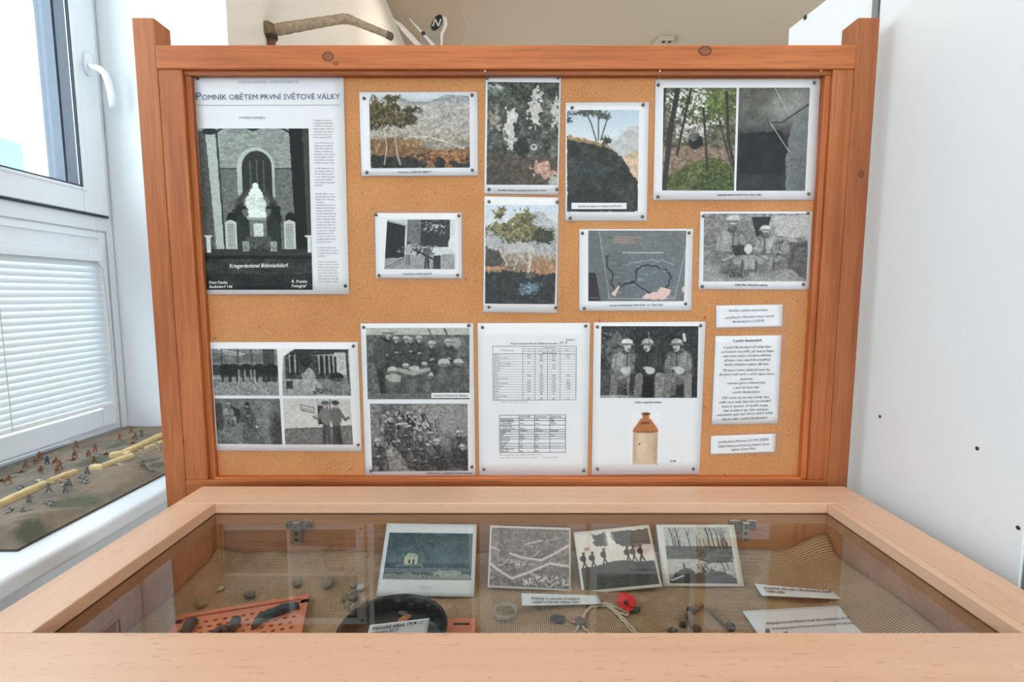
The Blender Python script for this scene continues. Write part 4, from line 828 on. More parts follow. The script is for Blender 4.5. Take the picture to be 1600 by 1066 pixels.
tx += [('Kriegerdenkmal Böhmischdorf.', (358.5, 418.5), (450.5, 417.5), 6.2, W), ('Franz Franke', (326.5, 443.5), (355.5, 443.5), 4.4, W), ('Saubsdorf 146', (326.5, 450), (363, 450), 4.4, W), ('R. Franke', (455.5, 442), (480, 442), 4.6, W), ('Fotograf', (455.5, 449), (479, 449), 4.6, W)]
c = [(302.5, 116.7), (536.5, 114.6), (545.5, 460), (321.5, 460)]
sheet('poster', 'tall white poster with a church war memorial photograph and slate-blue heading', 'poster', c, [(p_church, [(308.5, 200.8), (482, 200.8), (488.5, 453), (322.5, 453)])], tx, bow=.003, tables=[((307, 164.5), (531, 164), .5)])
pins('memorial poster', [(308, 122), None, (539.5, 447), None], 'pin_dark')

c = [(561.3, 144.2), (745.8, 143.6), (746.8, 274.5), (565, 274.8)]
sheet('photo_sheet', 'landscape sheet showing a leaning pine above a hazy mountain valley', 'photo', c, [(p_pine1, [(576.5, 147.3), (733.3, 147.6), (734.4, 262), (579.3, 263)])], [('Pohled k „HLÍDCE SMRTI“', (622, 270.5), (674.5, 270), 2.8, B1)], film=2.2, bow=.0015)
pins('sheet with the leaning pine', [(568.5, 153.5), (737.5, 148.5), (738, 266), (573, 269.5)])
c = [(759, 116), (876.8, 115), (872.3, 304), (756.7, 303)]
sheet('photo_sheet', 'tall sheet showing a mossy rock face with white streaks, topmost in its column', 'photo', c, [(p_rock, [(762, 128), (874, 129), (870.4, 289), (760, 288.7)])], [('Pamětní štítek na jeskyni Dom Alto 2013', (778, 298.5), (853, 299), 2.8, B1)], film=2, bow=.001)
pins('sheet with the rock face', [(761, 121.5), (872, 121), (870, 296), (764, 296)])
c = [(757, 307), (872.6, 309), (869.7, 489), (755, 488)]
sheet('photo_sheet', 'tall sheet showing a single broad pine tree below the rock face sheet', 'photo', c, [(p_pine2, [(758.7, 320), (872, 321), (866.7, 475.5), (757.8, 474.6)])], (), filmc=[(755, 305.5), (879, 306.5), (874, 491), (753, 490)], bow=.001)
pins('sheet with the single broad pine', [(764, 315), (871, 315.5), (868.5, 481), (764, 480)])
c = [(586, 333), (721, 333), (722, 435), (587.7, 434.5)]
sheet('photo_sheet', 'small laminated black-and-white sheet of men carrying a load past a shed', 'photo', c, [(p_cart, [(605, 343.3), (711, 343.3), (710.7, 420.5), (600.5, 420.5)])], [('Vesničtí a místní pekaři', (629, 429.5), (674.5, 429), 3, B1)], film=4.5, bow=.0015)
pins('small sheet of men carrying a load', [(587, 335.5), (717, 337), (715, 430), (592, 430.5)])
c = [(884, 160.5), (1013.8, 159.7), (1010.5, 345), (883.5, 344.8)]
sheet('photo_sheet', 'tall sheet showing a dark grassy ridge with thin trees against blue sky', 'photo', c, [(p_ridge, [(885.6, 171.8), (998.5, 172), (996.3, 331), (886, 331)])], [('Vyhlídkový zákop na Italské frontě 2013', (902.5, 323.8), (971.5, 323.2), 2.8, B1)], film=2, rects=[(893, 317, 979, 326.8)])
pins('sheet with the dark ridge', [(894, 168), (1005, 163.5), (1004, 338.5), (891, 341)])
c = [(1024.5, 124.7), (1281.7, 124), (1273.7, 312.3), (1021, 312.3)]
sheet('photo_sheet', 'wide sheet pairing a green forest photo with a dark cave photo', 'photo', c, [(p_forest, [(1037, 137.2), (1151, 137.2), (1146.8, 298), (1034.5, 297.6)]), (p_cave, [(1155, 137.2), (1265.6, 137), (1257.8, 298), (1150.2, 298)])], [('Jeskyně našich hrdinů Dom Alto, Itálie', (1121, 306), (1190, 305.6), 2.9, B1)], film=2.5, bow=.002)
pins('wide sheet with forest and cave', [(1028.5, 132.5), (1273, 129), (1264, 303), (1028, 307.5)])
c = [(905.5, 358.3), (1083, 357.7), (1080, 485.5), (905, 485.7)]
sheet('photo_sheet', 'landscape sheet showing a grey wall map with pink areas', 'photo', c, [(p_map, [(919.2, 360.3), (1072.5, 360.5), (1068.7, 470.7), (919.2, 470.7)])], [('Fronta v Dolomitech 1914-1918   X – Dom Alto', (953, 479), (1036, 477.5), 3, B1)], film=1.5, bow=.001)
pins('sheet with the grey map', [(910, 364.5), (1077, 364), (1071.5, 475), (913, 482)])
c = [(1094.5, 331), (1270, 330.6), (1264, 452.8), (1091.3, 451.8)]
sheet('photo_sheet', 'black-and-white sheet of helmeted soldiers eating seated outside a dugout', 'photo', c, [(p_trench, [(1100, 333.8), (1265, 333.8), (1259.8, 439.5), (1098.7, 440)])], [('Příliš jídla; Německé zákopy', (1148.5, 446.8), (1200, 447), 3, B1)], filmc=[(1092, 328.5), (1275, 328), (1266, 455.5), (1088, 454.5)], bow=.001)
pins('sheet of soldiers outside a dugout', [(1099, 337.5), (1263, 333.5), (1255.5, 444.5), (1097.5, 447.8)])
c = [(316.7, 534.8), (559, 534.8), (565, 705.6), (329.5, 704)]
sheet('photo_sheet', 'landscape sheet of four small grey wartime photographs in a grid', 'photo', c,
      [(p_horses, [(330.5, 545.2), (432.4, 545.6), (436.4, 618.5), (334.6, 618)]), (p_hang, [(439.5, 545.6), (544.7, 546), (548.7, 618.5), (441.5, 618.5)]), (p_hill, [(335, 623), (437, 623), (441.3, 694.8), (340, 693.8)]), (p_post, [(441.9, 622.9), (547.3, 623.4), (551.8, 695), (445.8, 694.8)])], (), film=2, bow=.002)
pins('sheet of four grey photographs', [(324, 542.5), (552, 541), (559.5, 695.5), (334.5, 697.3)])
c = [(563.4, 505.7), (739.3, 505.2), (743, 744), (571.5, 745)]
sheet('photo_sheet', 'upright sheet with two black-and-white photos of crowds of soldiers sharing food', 'photo', c, [(p_feast, [(571.7, 512.6), (733.5, 512.3), (733.7, 624), (574.6, 624)]), (p_stew, [(577.8, 631), (730.5, 631), (731.5, 735.8), (581.6, 737)])],
      [('Hostina ve Flandrech (Belgie)', (678, 619.8), (730.5, 619.6), 3.2, B1), ('Výdej stravy v anglických polních kuchyní', (665.5, 740.8), (738, 741), 2.6, B1)], film=1.6, rects=[(674, 614, 734.6, 622)])
pins('sheet with two photos of soldiers sharing food', [(568, 511.5), (732.5, 508.5), (737.5, 730), (579.5, 736.5)])
# ration table sheet
c = [(746.3, 505.2), (922, 504.7), (917.9, 742.9), (748.9, 744)]
X = lambda a: 740 + a / 3.947
Y = lambda b: 490 + b / 3.947
tb = []; H = .55
for x in (118, 633): tb.append(((X(x), Y(202)), (X(x + (3 if x < 200 else -2)), Y(533)), .7))
for x, y in ((303, 202), (378, 218), (456, 218), (533, 218)): tb.append(((X(x), Y(y)), (X(x), Y(533)), H))
tb += [((X(118), Y(202)), (X(633), Y(202)), .7), ((X(303), Y(218)), (X(633), Y(218)), H), ((X(303), Y(233)), (X(633), Y(233)), H), ((X(118), Y(249)), (X(633), Y(249)), .8), ((X(120), Y(535)), (X(632), Y(532)), .8)]
for i in range(1, 18): tb.append(((X(119), Y(249 + i * 15.8)), (X(632), Y(249 + i * 15.8)), .35))
for x in (160, 280, 376, 470, 567): tb.append(((X(x), Y(628 if 1 else 0)), (X(x), Y(858)), .8))
for y in (628, 648, 662, 690, 718, 731, 745, 760, 775, 803, 820, 832, 858): tb.append(((X(160), Y(y)), (X(567), Y(y - 2)), .8))
tx = [('Tabulka 1', (X(568), Y(167)), (X(625), Y(166)), 2.4, B1), ('Složení stravovacích dávek při příděleném stravování', (X(228), Y(190)), (X(516), Y(189)), 2.4, B1), ('20 %', (X(525), Y(190)), (X(582), Y(186)), 4.2, {'ink': 'ink_grey', 'sh': .4}), ('Druh potravin', (X(170), Y(231)), (X(248), Y(231)), 2.0), ('Počet dávek', (X(430), Y(214)), (X(503), Y(214)), 1.9), ('dávka v gramech', (X(422), Y(246)), (X(512), Y(246)), 2.0, B1), ('I.           II.           III.           IV.', (X(336), Y(230)), (X(588), Y(230)), 1.7)]
SP = {'blk': 'small_print'}; SPB = {'blk': 'small_print', 'b': .012}
rows = ['Maso', 'Sádlo a tuky', 'Mouka', 'Kroupy, krupky', 'Brambory (1/2)', 'Chléb', 'Hrách', 'Sýr', 'Cukr', 'Sušené ovoce', 'Káva', 'Tuhá příloha', 'Zelenina', 'Čočka', 'Rýže', 'Čaj', 'Kyselé zelí', 'Vejce']
vals = [('350', '400', '250', '100'), ('60', '80', '65', '50'), ('', '400', '500', ''), ('30', '', '', ''), ('', '60', '50', ''), ('', '70', '60', ''), ('', '2', '', ''), ('', '40', '', ''), ('400', '500', '500', '300'), ('', '150', '140', ''), ('60', '70', '60', '50'), ('120', '130', '120', '100'), ('150', '200', '160', '140'), ('140', '160', '150', '120'), ('130', '150', '140', ''), ('', '1', '2', ''), ('', '', '', ''), ('20', '30', '25', '5')]
for i, (r_, v_) in enumerate(zip(rows, vals)):
    y = Y(249 + i * 15.8 + 12); tx.append((r_, (X(126), y), (X(126 + 7.2 * len(r_)), y), 1.9, SP))
    for xx, t in zip((340, 417, 494, 583), v_):
        if t: tx.append((t, (X(xx - 4.2 * len(t)), y), (X(xx + 4.2 * len(t)), y), 2.0, SP))
for y, ts in ((641, ('', 'Polní příděl', 'Normální denní', 'Zásobní dávka')), (659, ('Čerstvé brambory', '50 g', '50 g', '50 g')), (672, ('Sušené luštěniny', '', '', '200 g')), (684, ('v plechovkách', '100 g', '100 g', 'konzerv')), (701, ('Tvrdý sýr nebo', '', '', '')), (713, ('konzervy, suchary', '150 g', '150 g', '')), (727, ('Bobkový list', '150 gramů', '150 gramů', '150 gramů')), (741, ('Cibule', '', '', '')), (756, ('Sůl', '30 g', '30 g', '20 g')), (771, ('Pepř a kmín', '0.5 g', '0.5 g', '')), (787, ('Kávová směs', '5 g', '5 g', '')), (800, ('bez cukru', '', '', '')), (816, ('Cikorka', '2 g', '2 g', '')), (829, ('Ocet', '5 g', '5 g', '')), (842, ('Čaj, tabák, rum,', '', '', '')), (854, ('víno, pivo', '80 g', '80 g', ''))):
    for xx, t in zip((166, 286, 381, 476), ts):
        if t: tx.append((t, (X(xx), Y(y)), (X(xx + 5.1 * len(t)), Y(y - 1)), 2.2, SPB))
tx += [('Platí i pro jednotky v poli a zásobní v bojích dne 1.4.1918', (X(162), Y(876)), (X(418), Y(873)), 1.6, {'ink': 'ink_grey'}), ('Podle rozkazu vrchního velitelství ze dne 1915', (X(162), Y(893)), (X(388), Y(891)), 1.5, {'ink': 'ink_grey'}), ('a kuchyně polní', (X(425), Y(893)), (X(524), Y(890)), 2.2, {'ink': 'ink_pale', 'sh': .4}), ('Hlavní dávka (bez pečiva)', (X(170), Y(550)), (X(335), Y(549)), 2.2, {'ink': 'ink_pale', 'sh': .4})]
sheet('typed_sheet', 'white sheet with two printed ration tables', 'document', c, (), tx, film=1.6, tables=tb, bow=.001)
pins('sheet with the ration tables', [(753.6, 511.7), (915.3, 509.5), (912.5, 736), (755.7, 733.8)])
c = [(928, 504), (1102.4, 502.7), (1092.8, 740.7), (924.6, 742.5)]
sheet('photo_sheet', 'upright sheet with three seated soldiers above a brown and cream jug', 'photo', c, [(p_lunch, [(939.6, 509.8), (1091.5, 509.8), (1089.2, 621.7), (937.8, 622)]), (p_jug, [(987, 644.5), (1031.5, 644.5), (1029, 727), (986, 727)])], [('Oběd v anglickém zákopu', (991.5, 630.3), (1034, 630), 3, B1), ('RUM', (1047.3, 722.3), (1055.8, 722), 2.8, B1)], film=1.8, bow=.0015)
pins('sheet with the brown and cream jug', [(933.3, 511), (1095, 509), (1083.5, 733), (933.5, 733.3)])
pin(936.8, 501, 'red pin head on the top edge of the jug sheet, toward its left', 'pin_red', .002)
pin(1102, 496.5, 'red pin head just above the upper right corner of the jug sheet', 'pin_red', .002)
# three typed notes
c = [(1119, 477.8), (1222.8, 476), (1222, 510.4), (1119, 512.6)]
sheet('typed_note', 'short note with three italic lines, uppermost of the laminated notes', 'document', c, (), [('Hrnčáci, milému kamarádovi', (1138.5, 487.3), (1200, 486), 3.7, BI), ('... od půlnoční Menínské brány v polích', (1128.5, 498.6), (1210, 495.2), 3.7, BI), ('flanderských (1.6.2010)', (1144.5, 504.5), (1194, 502.8), 3.7, BI)], filmc=[(1116, 475), (1233, 473.5), (1231.5, 518.5), (1116, 516)])
X = lambda a: 1090 + a / 3.675
Y = lambda b: 450 + b / 3.675
c = [(1118, 525.4), (1221, 524), (1215, 661.7), (1112, 663.6)]
ln = [('V polích flanderských', 204, 370, 311, 306, {'b': .02, 'sh': .25}), ('V polích flanderských vlčí máky dnes', 152, 422, 349, 343, BI), ('na hrobech mezi kříži, jež řada za řadou', 135, 440, 374, 368, BI), ('naše místo značí, a modrou oblohou', 146, 422, 398, 392, BI), ('skřivánci v letu statečně prozpěvují', 152, 420, 423, 417, BI), ('téměř přehlušeni palbou děl dole.', 155, 410, 447, 443, BI),
      ('My jsme ti mrtví. Ještě před pár dny', 147, 420, 479, 475, BI), ('žili jsme a tváří úsvit, v očích západ slunce', 123, 442, 504, 499, BI), ('plameny,', 243, 318, 530, 527, BI), ('milováni jsme a milovali byli,', 170, 390, 554, 549, BI), ('a teď náš život zbyl', 205, 355, 580, 576, BI), ('v polích flanderských.', 198, 358, 606, 602, BI),
      ('Dál neste za nás boj každý den', 142, 410, 638, 632, BI), ('mdlé ruce naše hází vám pochodeň', 123, 422, 664, 654, BI), ('držte ji vysoko, ať nevěří zrada,', 140, 405, 688, 680, BI), ('však zradíte-li nás, kdo umíráme,', 148, 408, 712, 703, BI), ('nebudeme spát, byť vlčích máků květy', 110, 435, 737, 723, BI), ('dlouho stále v polích flanderských.', 142, 402, 762, 750, BI)]
sheet('typed_note', 'long laminated note with a centred italic poem', 'document', c, (), [(t, (X(a), Y(y0)), (X(b), Y(y1)), 3.7, o) for t, a, b, y0, y1, o in ln], filmc=[(1114, 522.5), (1230.5, 521.5), (1223.5, 665), (1109, 666.5)])
c = [(1111, 681.8), (1212, 678), (1211, 706.6), (1110, 710.4)]
sheet('typed_note', 'small note with three italic lines, lowest of the laminated notes', 'document', c, (), [('(podle Johna McCrae) 3.5.1915, ESSEX', (X(120), Y(892)), (X(410), Y(876)), 3.6, BI), ('FARM Advanced Dressing Station Ypres', (X(118), Y(918)), (X(412), Y(902)), 3.6, BI), ('Salient Great War)', (X(194), Y(936)), (X(336), Y(928)), 3.6, BI)], filmc=[(1108, 678), (1223, 673.5), (1221, 714), (1107, 714)])
# nails with nylon thread under the top rail; white heads paint their glints in
for i, (a, b, c0, d0, lb) in enumerate(((303.5, 107, 309, 121, 'memorial poster, left'), (535.5, 106, 536, 116, 'memorial poster, right'), (758, 111, 761, 121, 'rock face sheet, left'), (875, 105, 873, 120, 'rock face sheet, right'), (1031, 111, 1028.5, 131, 'forest and cave sheet, left'), (1283, 110, 1274, 128, 'forest and cave sheet, right'))):
    q = atY(a, b, YFc + .0045); e = atY(c0, d0, YC - .0045)
    t_ = thing('nail_white_glint', 'tiny bright nail with a thread above the ' + lb + ' corner', 'nail', tuple(q), 'nails with thread under the top rail')
    MB().lump((q.x, q.y, q.z), .0018, .0018, .0018, i, .05, 8).build('head', M['ink_white'], t_, smooth=True)
    MB().tube([q, e], .0003, 5).build('thread', M['thread'], t_)
# ------------------------------------------------------------------ display case
ZT = .95; ZG = .932
ox0, ox1, oy0, oy1 = -.567, .609, .384, .847
ix0, ix1, iy0, iy1 = -.500, .5315, .466, .7755
ZF = (atY(800, 868, iy1)).z           # case floor
case = thing('display_case', 'pale beech table display case with a glass lid in the foreground', 'display case', ((ox0 + ox1) / 2, .6, 0))
kd = lambda p: p
MB().box(ox0, ox1, oy0, iy0, ZG, ZT).build('front_rail', M['beech_x'], case, .0012)
MB().box(ox0, ox1, iy1, oy1, ZG, ZT).build('back_rail', M['beech_x'], case, .0012)
MB().box(ox0, ix0, iy0 + .0003, iy1 - .0003, ZG, ZT).build('side_rail', M['beech_y'], case, .0012)
MB().box(ix1 + .014, ox1, iy0 + .0003, iy1 - .0003, ZG, ZT).build('side_rail', M['beech_y'], case, .0012)
MB().box(ix1, ix1 + .0135, iy0 + .0003, iy1 - .0003, ZG, ZT - .0006).build('edge_lipping', M['beech_y'], case, .0012)
MB().box(ix0 - .01, ix1 + .01, iy0 - .01, iy1 + .01, ZG - .0042, ZG - .0002).build('glass_pane', M['case_glass'], case)
bt = .018; zb = ZF - .03
MB().box(ox0 + .01, ox1 - .01, iy1 + .002, iy1 + .002 + bt, zb, ZG - .0045).build('back_board', M['beech_in'], case, .0008)
MB().box(ox0 + .01, ox1 - .01, oy0 + .03, oy0 + .03 + bt, zb, ZG - .0045).build('front_board', M['beech_in'], case, .0008)
MB().box(ix0 - bt - .002, ix0 - .002, oy0 + .03 + bt, iy1 + .002, zb, ZG - .0045).build('side_board', M['beech_in'], case, .0008)
MB().box(ix1 + .002, ix1 + .002 + bt, oy0 + .03 + bt, iy1 + .002, zb, ZG - .0045).build('side_board', M['beech_in'], case, .0008)
MB().box(ix0 - .002, ix1 + .002, oy0 + .03 + bt, iy1 + .002, zb, zb + .012).build('base_panel', M['beech_in'], case)
for (x, y) in ((ox0 + .03, oy0 + .04), (ox1 - .07, oy0 + .04), (ox0 + .03, oy1 - .075), (ox1 - .07, oy1 - .075)): MB().box(x, x + .04, y, y + .04, 0, zb).build('leg', M['beech_in'], case, .002)
nickel = plain('nickel_hinge', (176, 172, 162), .3, metal=.85, bump=0)
for hx in (468, 1160):
    q = atY(hx, 812, iy1); x = q.x; zz = ZG - .008
    hg = MB().box(x - .006, x + .006, iy1 - .014, iy1 - .002, zz - .038, zz - .001).build('hinge', nickel, case, .0015)
    MB().box(x - .023, x + .023, iy1 - .003, iy1 + .001, zz - .020, zz - .002).build('mounting_plate', nickel, hg, .001)
    for dx in (-.017, .017): MB().lathe([(.0005, -.0045), (.0042, -.0045), (.005, -.003), (.005, 0), (.0005, 0)], (x + dx, iy1 - .0015, zz - .011), 14, 'y').build('screw', M['screw'], hg, smooth=True)
    for dz in (-.009, -.020, -.031): MB().lathe([(.0004, -.001), (.003, -.001), (.0034, 0), (.0004, 0)], (x, iy1 - .0138, zz + dz), 12, 'y').build('screw', M['screw'], hg, smooth=True)
# burlap lining
def sm(a, b, x): t = min(1, max(0, (x - a) / (b - a))); return t * t * (3 - 2 * t)
def zfl(x, y):
    z = ZF - .006 + .0022 * math.sin(x * 17 + y * 9) + .0016 * math.sin(y * 40 + x * 6) + .0012 * math.sin(x * 46 - y * 14)
    z += .012 * sm(.03, 0, iy1 - y) + .032 * sm(ix1 - .085, ix1 + .004, x) * (1 - .35 * sm(.62, .76, y) * (1 - sm(.74, .775, y))) + .010 * sm(ix0 + .05, ix0, x)
    z += .012 * math.exp(-((x - .06) / .05) ** 2 - ((y - .6) / .03) ** 2)
    return z
k = NT('burlap'); v = k.coord(); nn = k.noise(v, 14, 2)
def wv(axis, sc):
    o = k.n('ShaderNodeTexWave', wave_type='BANDS', bands_direction=axis, wave_profile='SIN'); o.inputs['Scale'].default_value = sc; o.inputs['Distortion'].default_value = 2.2; o.inputs['Detail'].default_value = 2; o.inputs['Detail Scale'].default_value = .35
    k.l(v, o.inputs['Vector']); return o.outputs[1]
SCW = 112
wx, wy = wv('X', SCW), wv('Y', SCW * .9)
hh = k.math('MULTIPLY', wx, wy); mx = k.math('MAXIMUM', k.math('MULTIPLY', wx, .9), wy); hsum = k.math('ADD', k.math('MULTIPLY', hh, .7), k.math('MULTIPLY', mx, .4))
fib = k.noise(v, 600, 2); hs2 = k.math('ADD', hsum, k.math('MULTIPLY', k.math('SUBTRACT', fib, .5), .5))
cc = k.ramp(hs2, [(.15, srgb((84, 58, 36))), (.42, srgb((174, 134, 94))), (.8, srgb((238, 206, 168)))])
cc = k.mix(.25, cc, k.ramp(nn, [(.3, srgb((144, 110, 78))), (.7, srgb((206, 172, 136)))]))
k.col(cc); k.rough(.9); k.bump(hs2, .9, .0015); M['burlap'] = k.m
bu = MB().grid(lambda u, v: (ix0 + (ix1 - ix0) * u, .44 + (iy1 - .44) * v, zfl(ix0 + (ix1 - ix0) * u, .44 + (iy1 - .44) * v)), 130, 50).build('burlap_cloth', M['burlap'], None, smooth=True)
md = bu.modifiers.new('thickness', 'SOLIDIFY'); md.thickness = .0012; md.offset = -1
recenter(bu); tag(bu, 'coarse brown burlap cloth lining the inside of the display case', 'cloth')
def onfloor(px, py, lift=0):
    z = ZF
    for _ in range(6): q = atZ(px, py, z + lift); z = zfl(q.x, q.y)
    q = atZ(px, py, z + lift); return q

# ---- photo cards leaning at the back
def leaning(py_bot, top_px=(668, 818), ytop=iy1 - .012, xbot=668):
    Pb = onfloor(xbot, py_bot, .002); Pt = atY(top_px[0], top_px[1], ytop); Pt = Vector((Pb.x, Pt.y, Pt.z)); t = (Pt - Pb).normalized(); n = Vector((1, 0, 0)).cross(t); n = n if n.y < 0 else -n
    def surf(A, B, lay):
        return arrP(np.asarray(A, float), np.asarray(B, float), Pb + n * (.002 + lay), n)
    return surf
def insetq(c, l, t, r, b):
    def P(u, v): x, y = bil(c, u, v); return (x, y)
    return [P(l, t), P(1 - r, t), P(1 - r, 1 - b), P(l, 1 - b)]
card = plain('cream_card', (226, 218, 206), .5, var=.01, bump=0)
cc_ = [(604.6, 818), (745.3, 819.6), (740.6, 932.8), (588, 931.3)]
sheet('photo_card', 'card with a blue-green night view of a ruined tower, leftmost in the case', 'photo', cc_, [(p_tower, [(608.5, 832.3), (739, 834), (736, 906.7), (597.8, 905)])], [('The Cloth Tower at dusk', (654, 917.4), (676, 917.6), 1.5, {'ink': 'ink_grey'}), ('after the war', (657, 921), (673, 921), 1.5, {'ink': 'ink_grey'})], surf=leaning(931))
c2 = [(766, 821), (891.5, 825), (892, 924), (761.9, 918)]
sheet('photo_card', 'brownish card of an aerial battlefield view crossed by pale tracks', 'photo', c2, [(p_aerial, insetq(c2, .02, .035, .02, .035))], (), surf=leaning(922, (828, 822), iy1 - .014, 828), paper=card)
c3 = [(896, 832), (1014, 820), (1035.3, 917), (910, 929)]
sheet('photo_card', 'tilted card of soldiers in silhouette marching along a ridge', 'photo', c3, [(p_march, insetq(c3, .03, .05, .03, .05))], (), surf=leaning(923, (965, 824), iy1 - .012, 970), paper=card)
c4 = [(1025.3, 820), (1146.9, 820), (1162.8, 917), (1036.4, 916.5)]
sheet('photo_card', 'card of bare tree trunks reflected in a flooded field, rightmost in the case', 'photo', c4, [(p_swamp, insetq(c4, .085, .04, .075, .05))], (), surf=leaning(917, (1090, 820), iy1 - .012, 1098), paper=card)
# ---- flat labels
def flat(px, py, lift):
    z = onfloor(px, py, lift).z
    return lambda A, B, lay: arrP(np.asarray(A, float), np.asarray(B, float), Vector((0, 0, z + lay)), Vector((0, 0, 1)))
BL = {'b': .014, 'sh': .1}
sheet('paper_label', 'narrow white two-line label below the aerial and marching photo cards', 'label', [(815, 927), (934, 930.3), (939, 944), (815.5, 946.6)], (), [('Pohledy a odznaky britských', (830, 936.5), (905.5, 937.3), 3.4, BL), ('vojáků z Flander města Ypry', (832, 942.2), (905.5, 942.6), 3.4, BL)], surf=flat(870, 937, .007))
sheet('paper_label', 'white strip label with curled front edge near the right photo card', 'label', [(1179, 912), (1301.5, 923.5), (1319.5, 936.6), (1190.5, 930.6)], (), [('Skutečný vlčí mák z flanderských bojišť', (1193, 920), (1299, 926.5), 3.6, BL), ('Velké války', (1196.5, 925.3), (1227, 927.3), 3.6, BL)], surf=flat(1250, 926, .009))
bs = flat(1280, 965, .004)
sheet('paper_label', 'large white card with an English remembrance text at the case right', 'label', [(1160, 955), (1354, 943.3), (1435, 1008), (1196, 1008)], (), [('Field poppy from the Flanders Great War battlefields in the Ypres Salient.', (1197, 975.5), (1350, 965), 3.2, BL), ('“At the going down of the sun, and in the morning, We will remember them.”', (1205, 984), (1360, 972.5), 3.2, BL)], surf=bs, tables=[((1196, 986), (1203, 986), 7), ((1224, 988.5), (1231, 988), 2.5)])

# ---- round black tin with a card inside
tc = onfloor(632, 985); rt = .0665
q = atZ(632, 929, ZF + .03); tc = Vector((q.x, q.y - rt, 0)); zt0 = zfl(tc.x, tc.y) + .0035
blackm = plain('blackened_iron', (42, 44, 44), .42, metal=.5, var=.35, sc=90, bump=.5)
rust = plain('rusty_iron', (74, 60, 50), .75, var=.35, sc=120, bump=.8)
tin = thing('round_tin', 'round blackened iron dish standing behind the front rail', 'dish', (tc.x, tc.y, zt0))
H_ = ZF + .03 - zt0
MB().lathe([(.0005, 0), (rt * .93, 0), (rt * .985, .004), (rt, H_ * .5), (rt * 1.0, H_ - .002), (rt * 1.02, H_), (rt * .985, H_), (rt * .96, H_ - .003), (rt * .945, H_ * .4), (rt * .9, .004), (.0005, .003)], (tc.x, tc.y, zt0), 56).build('dish', blackm, tin, smooth=True)
MB().lathe([(.0005, 0), (rt * .87, 0), (rt * .87, .0006), (.0005, .0006)], (tc.x, tc.y, zt0 + .0034), 40).build('rust_layer', rust, tin)
n_ = Vector((0, -math.sin(.9), math.cos(.9)))
Pc = Vector((tc.x, tc.y + .005, zt0 + .022))
sheet('paper_label', 'white card with bold italic serif text lying inside the round dish', 'label', [(578, 976.8), (671, 966), (666, 1000), (571, 1004)], (), [('Rakouský ešálek 1914 - ?', (581.5, 985), (661, 974.5), 5.2, {'b': .016, 'sh': .3}), ('nalezeno 2013', (580, 991.5), (622, 986.2), 4.6, {'b': .016, 'sh': .3})], surf=lambda A, B, lay: arrP(np.asarray(A, float), np.asarray(B, float), Pc + n_ * lay, n_))
def stone(px, py, r, label, c, sq=(1, .8, .8), seed=0, cat='stone', grp='stones on the burlap', z=None, amp=.12, name='stone'):
    q = onfloor(px, py, r * .75) if z is None else atZ(px, py, z + r * .6)
    o = MB().lump((0, 0, 0), r * sq[0], r * sq[1], r * sq[2], seed, amp, 16).build(name, plain('stone_surface', c, .85, var=.25, sc=220, bump=.6), None, smooth=True)
    o.location = (q.x, q.y, q.z); o.rotation_euler = (0, 0, seed * 1.3); tag(o, label, cat, grp); return o
for i, (x, y, r, c, sq, lb) in enumerate(((465, 911, .0085, (150, 142, 126), (.8, .6, 1), 'upright grey disc-like stone, left of the large rounded pebble'), (513, 909, .0105, (150, 132, 112), (1, .9, .95), 'largest rounded brown pebble below the left hinge'),
      (552, 914, .0058, (140, 132, 118), (1, .9, .9), 'small grey pebble touching the pale limpet-shaped stone'), (564.5, 918, .0068, (178, 172, 160), (1.1, .8, .7), 'pale flat limpet-shaped stone nearest the tower card'), (539, 934, .0065, (138, 124, 106), (1, .8, .9), 'brown pebble at the left end of the pebble heap'),
      (552, 932, .0085, (104, 98, 84), (1.1, .8, .6), 'dark hollow stone in the middle of the pebble heap'), (568, 938, .0072, (166, 146, 124), (1, .8, .8), 'pinkish pebble at the right end of the pebble heap'), (544, 945.5, .0062, (136, 120, 104), (.9, .8, .9), 'small brown pebble at the front left of the pebble heap'),
      (555, 949, .0072, (160, 142, 122), (1, .8, .9), 'light brown pebble at the front of the pebble heap, by the dish rim'), (543, 973, .006, (110, 98, 84), (.8, 1, .8), 'dark pebble wedged against the left side of the dish'), (314, 943, .0085, (142, 130, 88), (1, .8, .9), 'yellowish stone behind the orange perforated tray'), (298, 966, .006, (120, 108, 92), (1, 1, .8), 'brown stone left of the orange tray'), (390, 929, .0075, (120, 116, 108), (1.2, .8, .6), 'flat grey stone behind the orange tray centre'), (345, 920, .005, (178, 170, 150), (1.1, .8, .7), 'tiny pale stone at the far left of the case'))):
    stone(x, y, r, lb, c, sq, i)
# bits in the dish
for i, (x, y, r, c, lb, sq) in enumerate(((634, 949, .004, (200, 200, 190), 'tiny white chip on the far inner wall of the dish', (.5, .5, 1)), (630, 958, .007, (104, 106, 98), 'flat grey-green flake inside the dish', (1.3, .7, .35)), (632, 967, .008, (188, 118, 84), 'orange-brown flake inside the dish behind the card', (1.2, .7, .3)), (587, 958, .0025, (190, 190, 184), 'tiny white speck at the left inside the dish', (1, 1, 1)))):
    stone(x, y, r, lb, c, sq, 30 + i, 'fragment', 'fragments in the round dish', z=zt0 + .004, name='fragment')
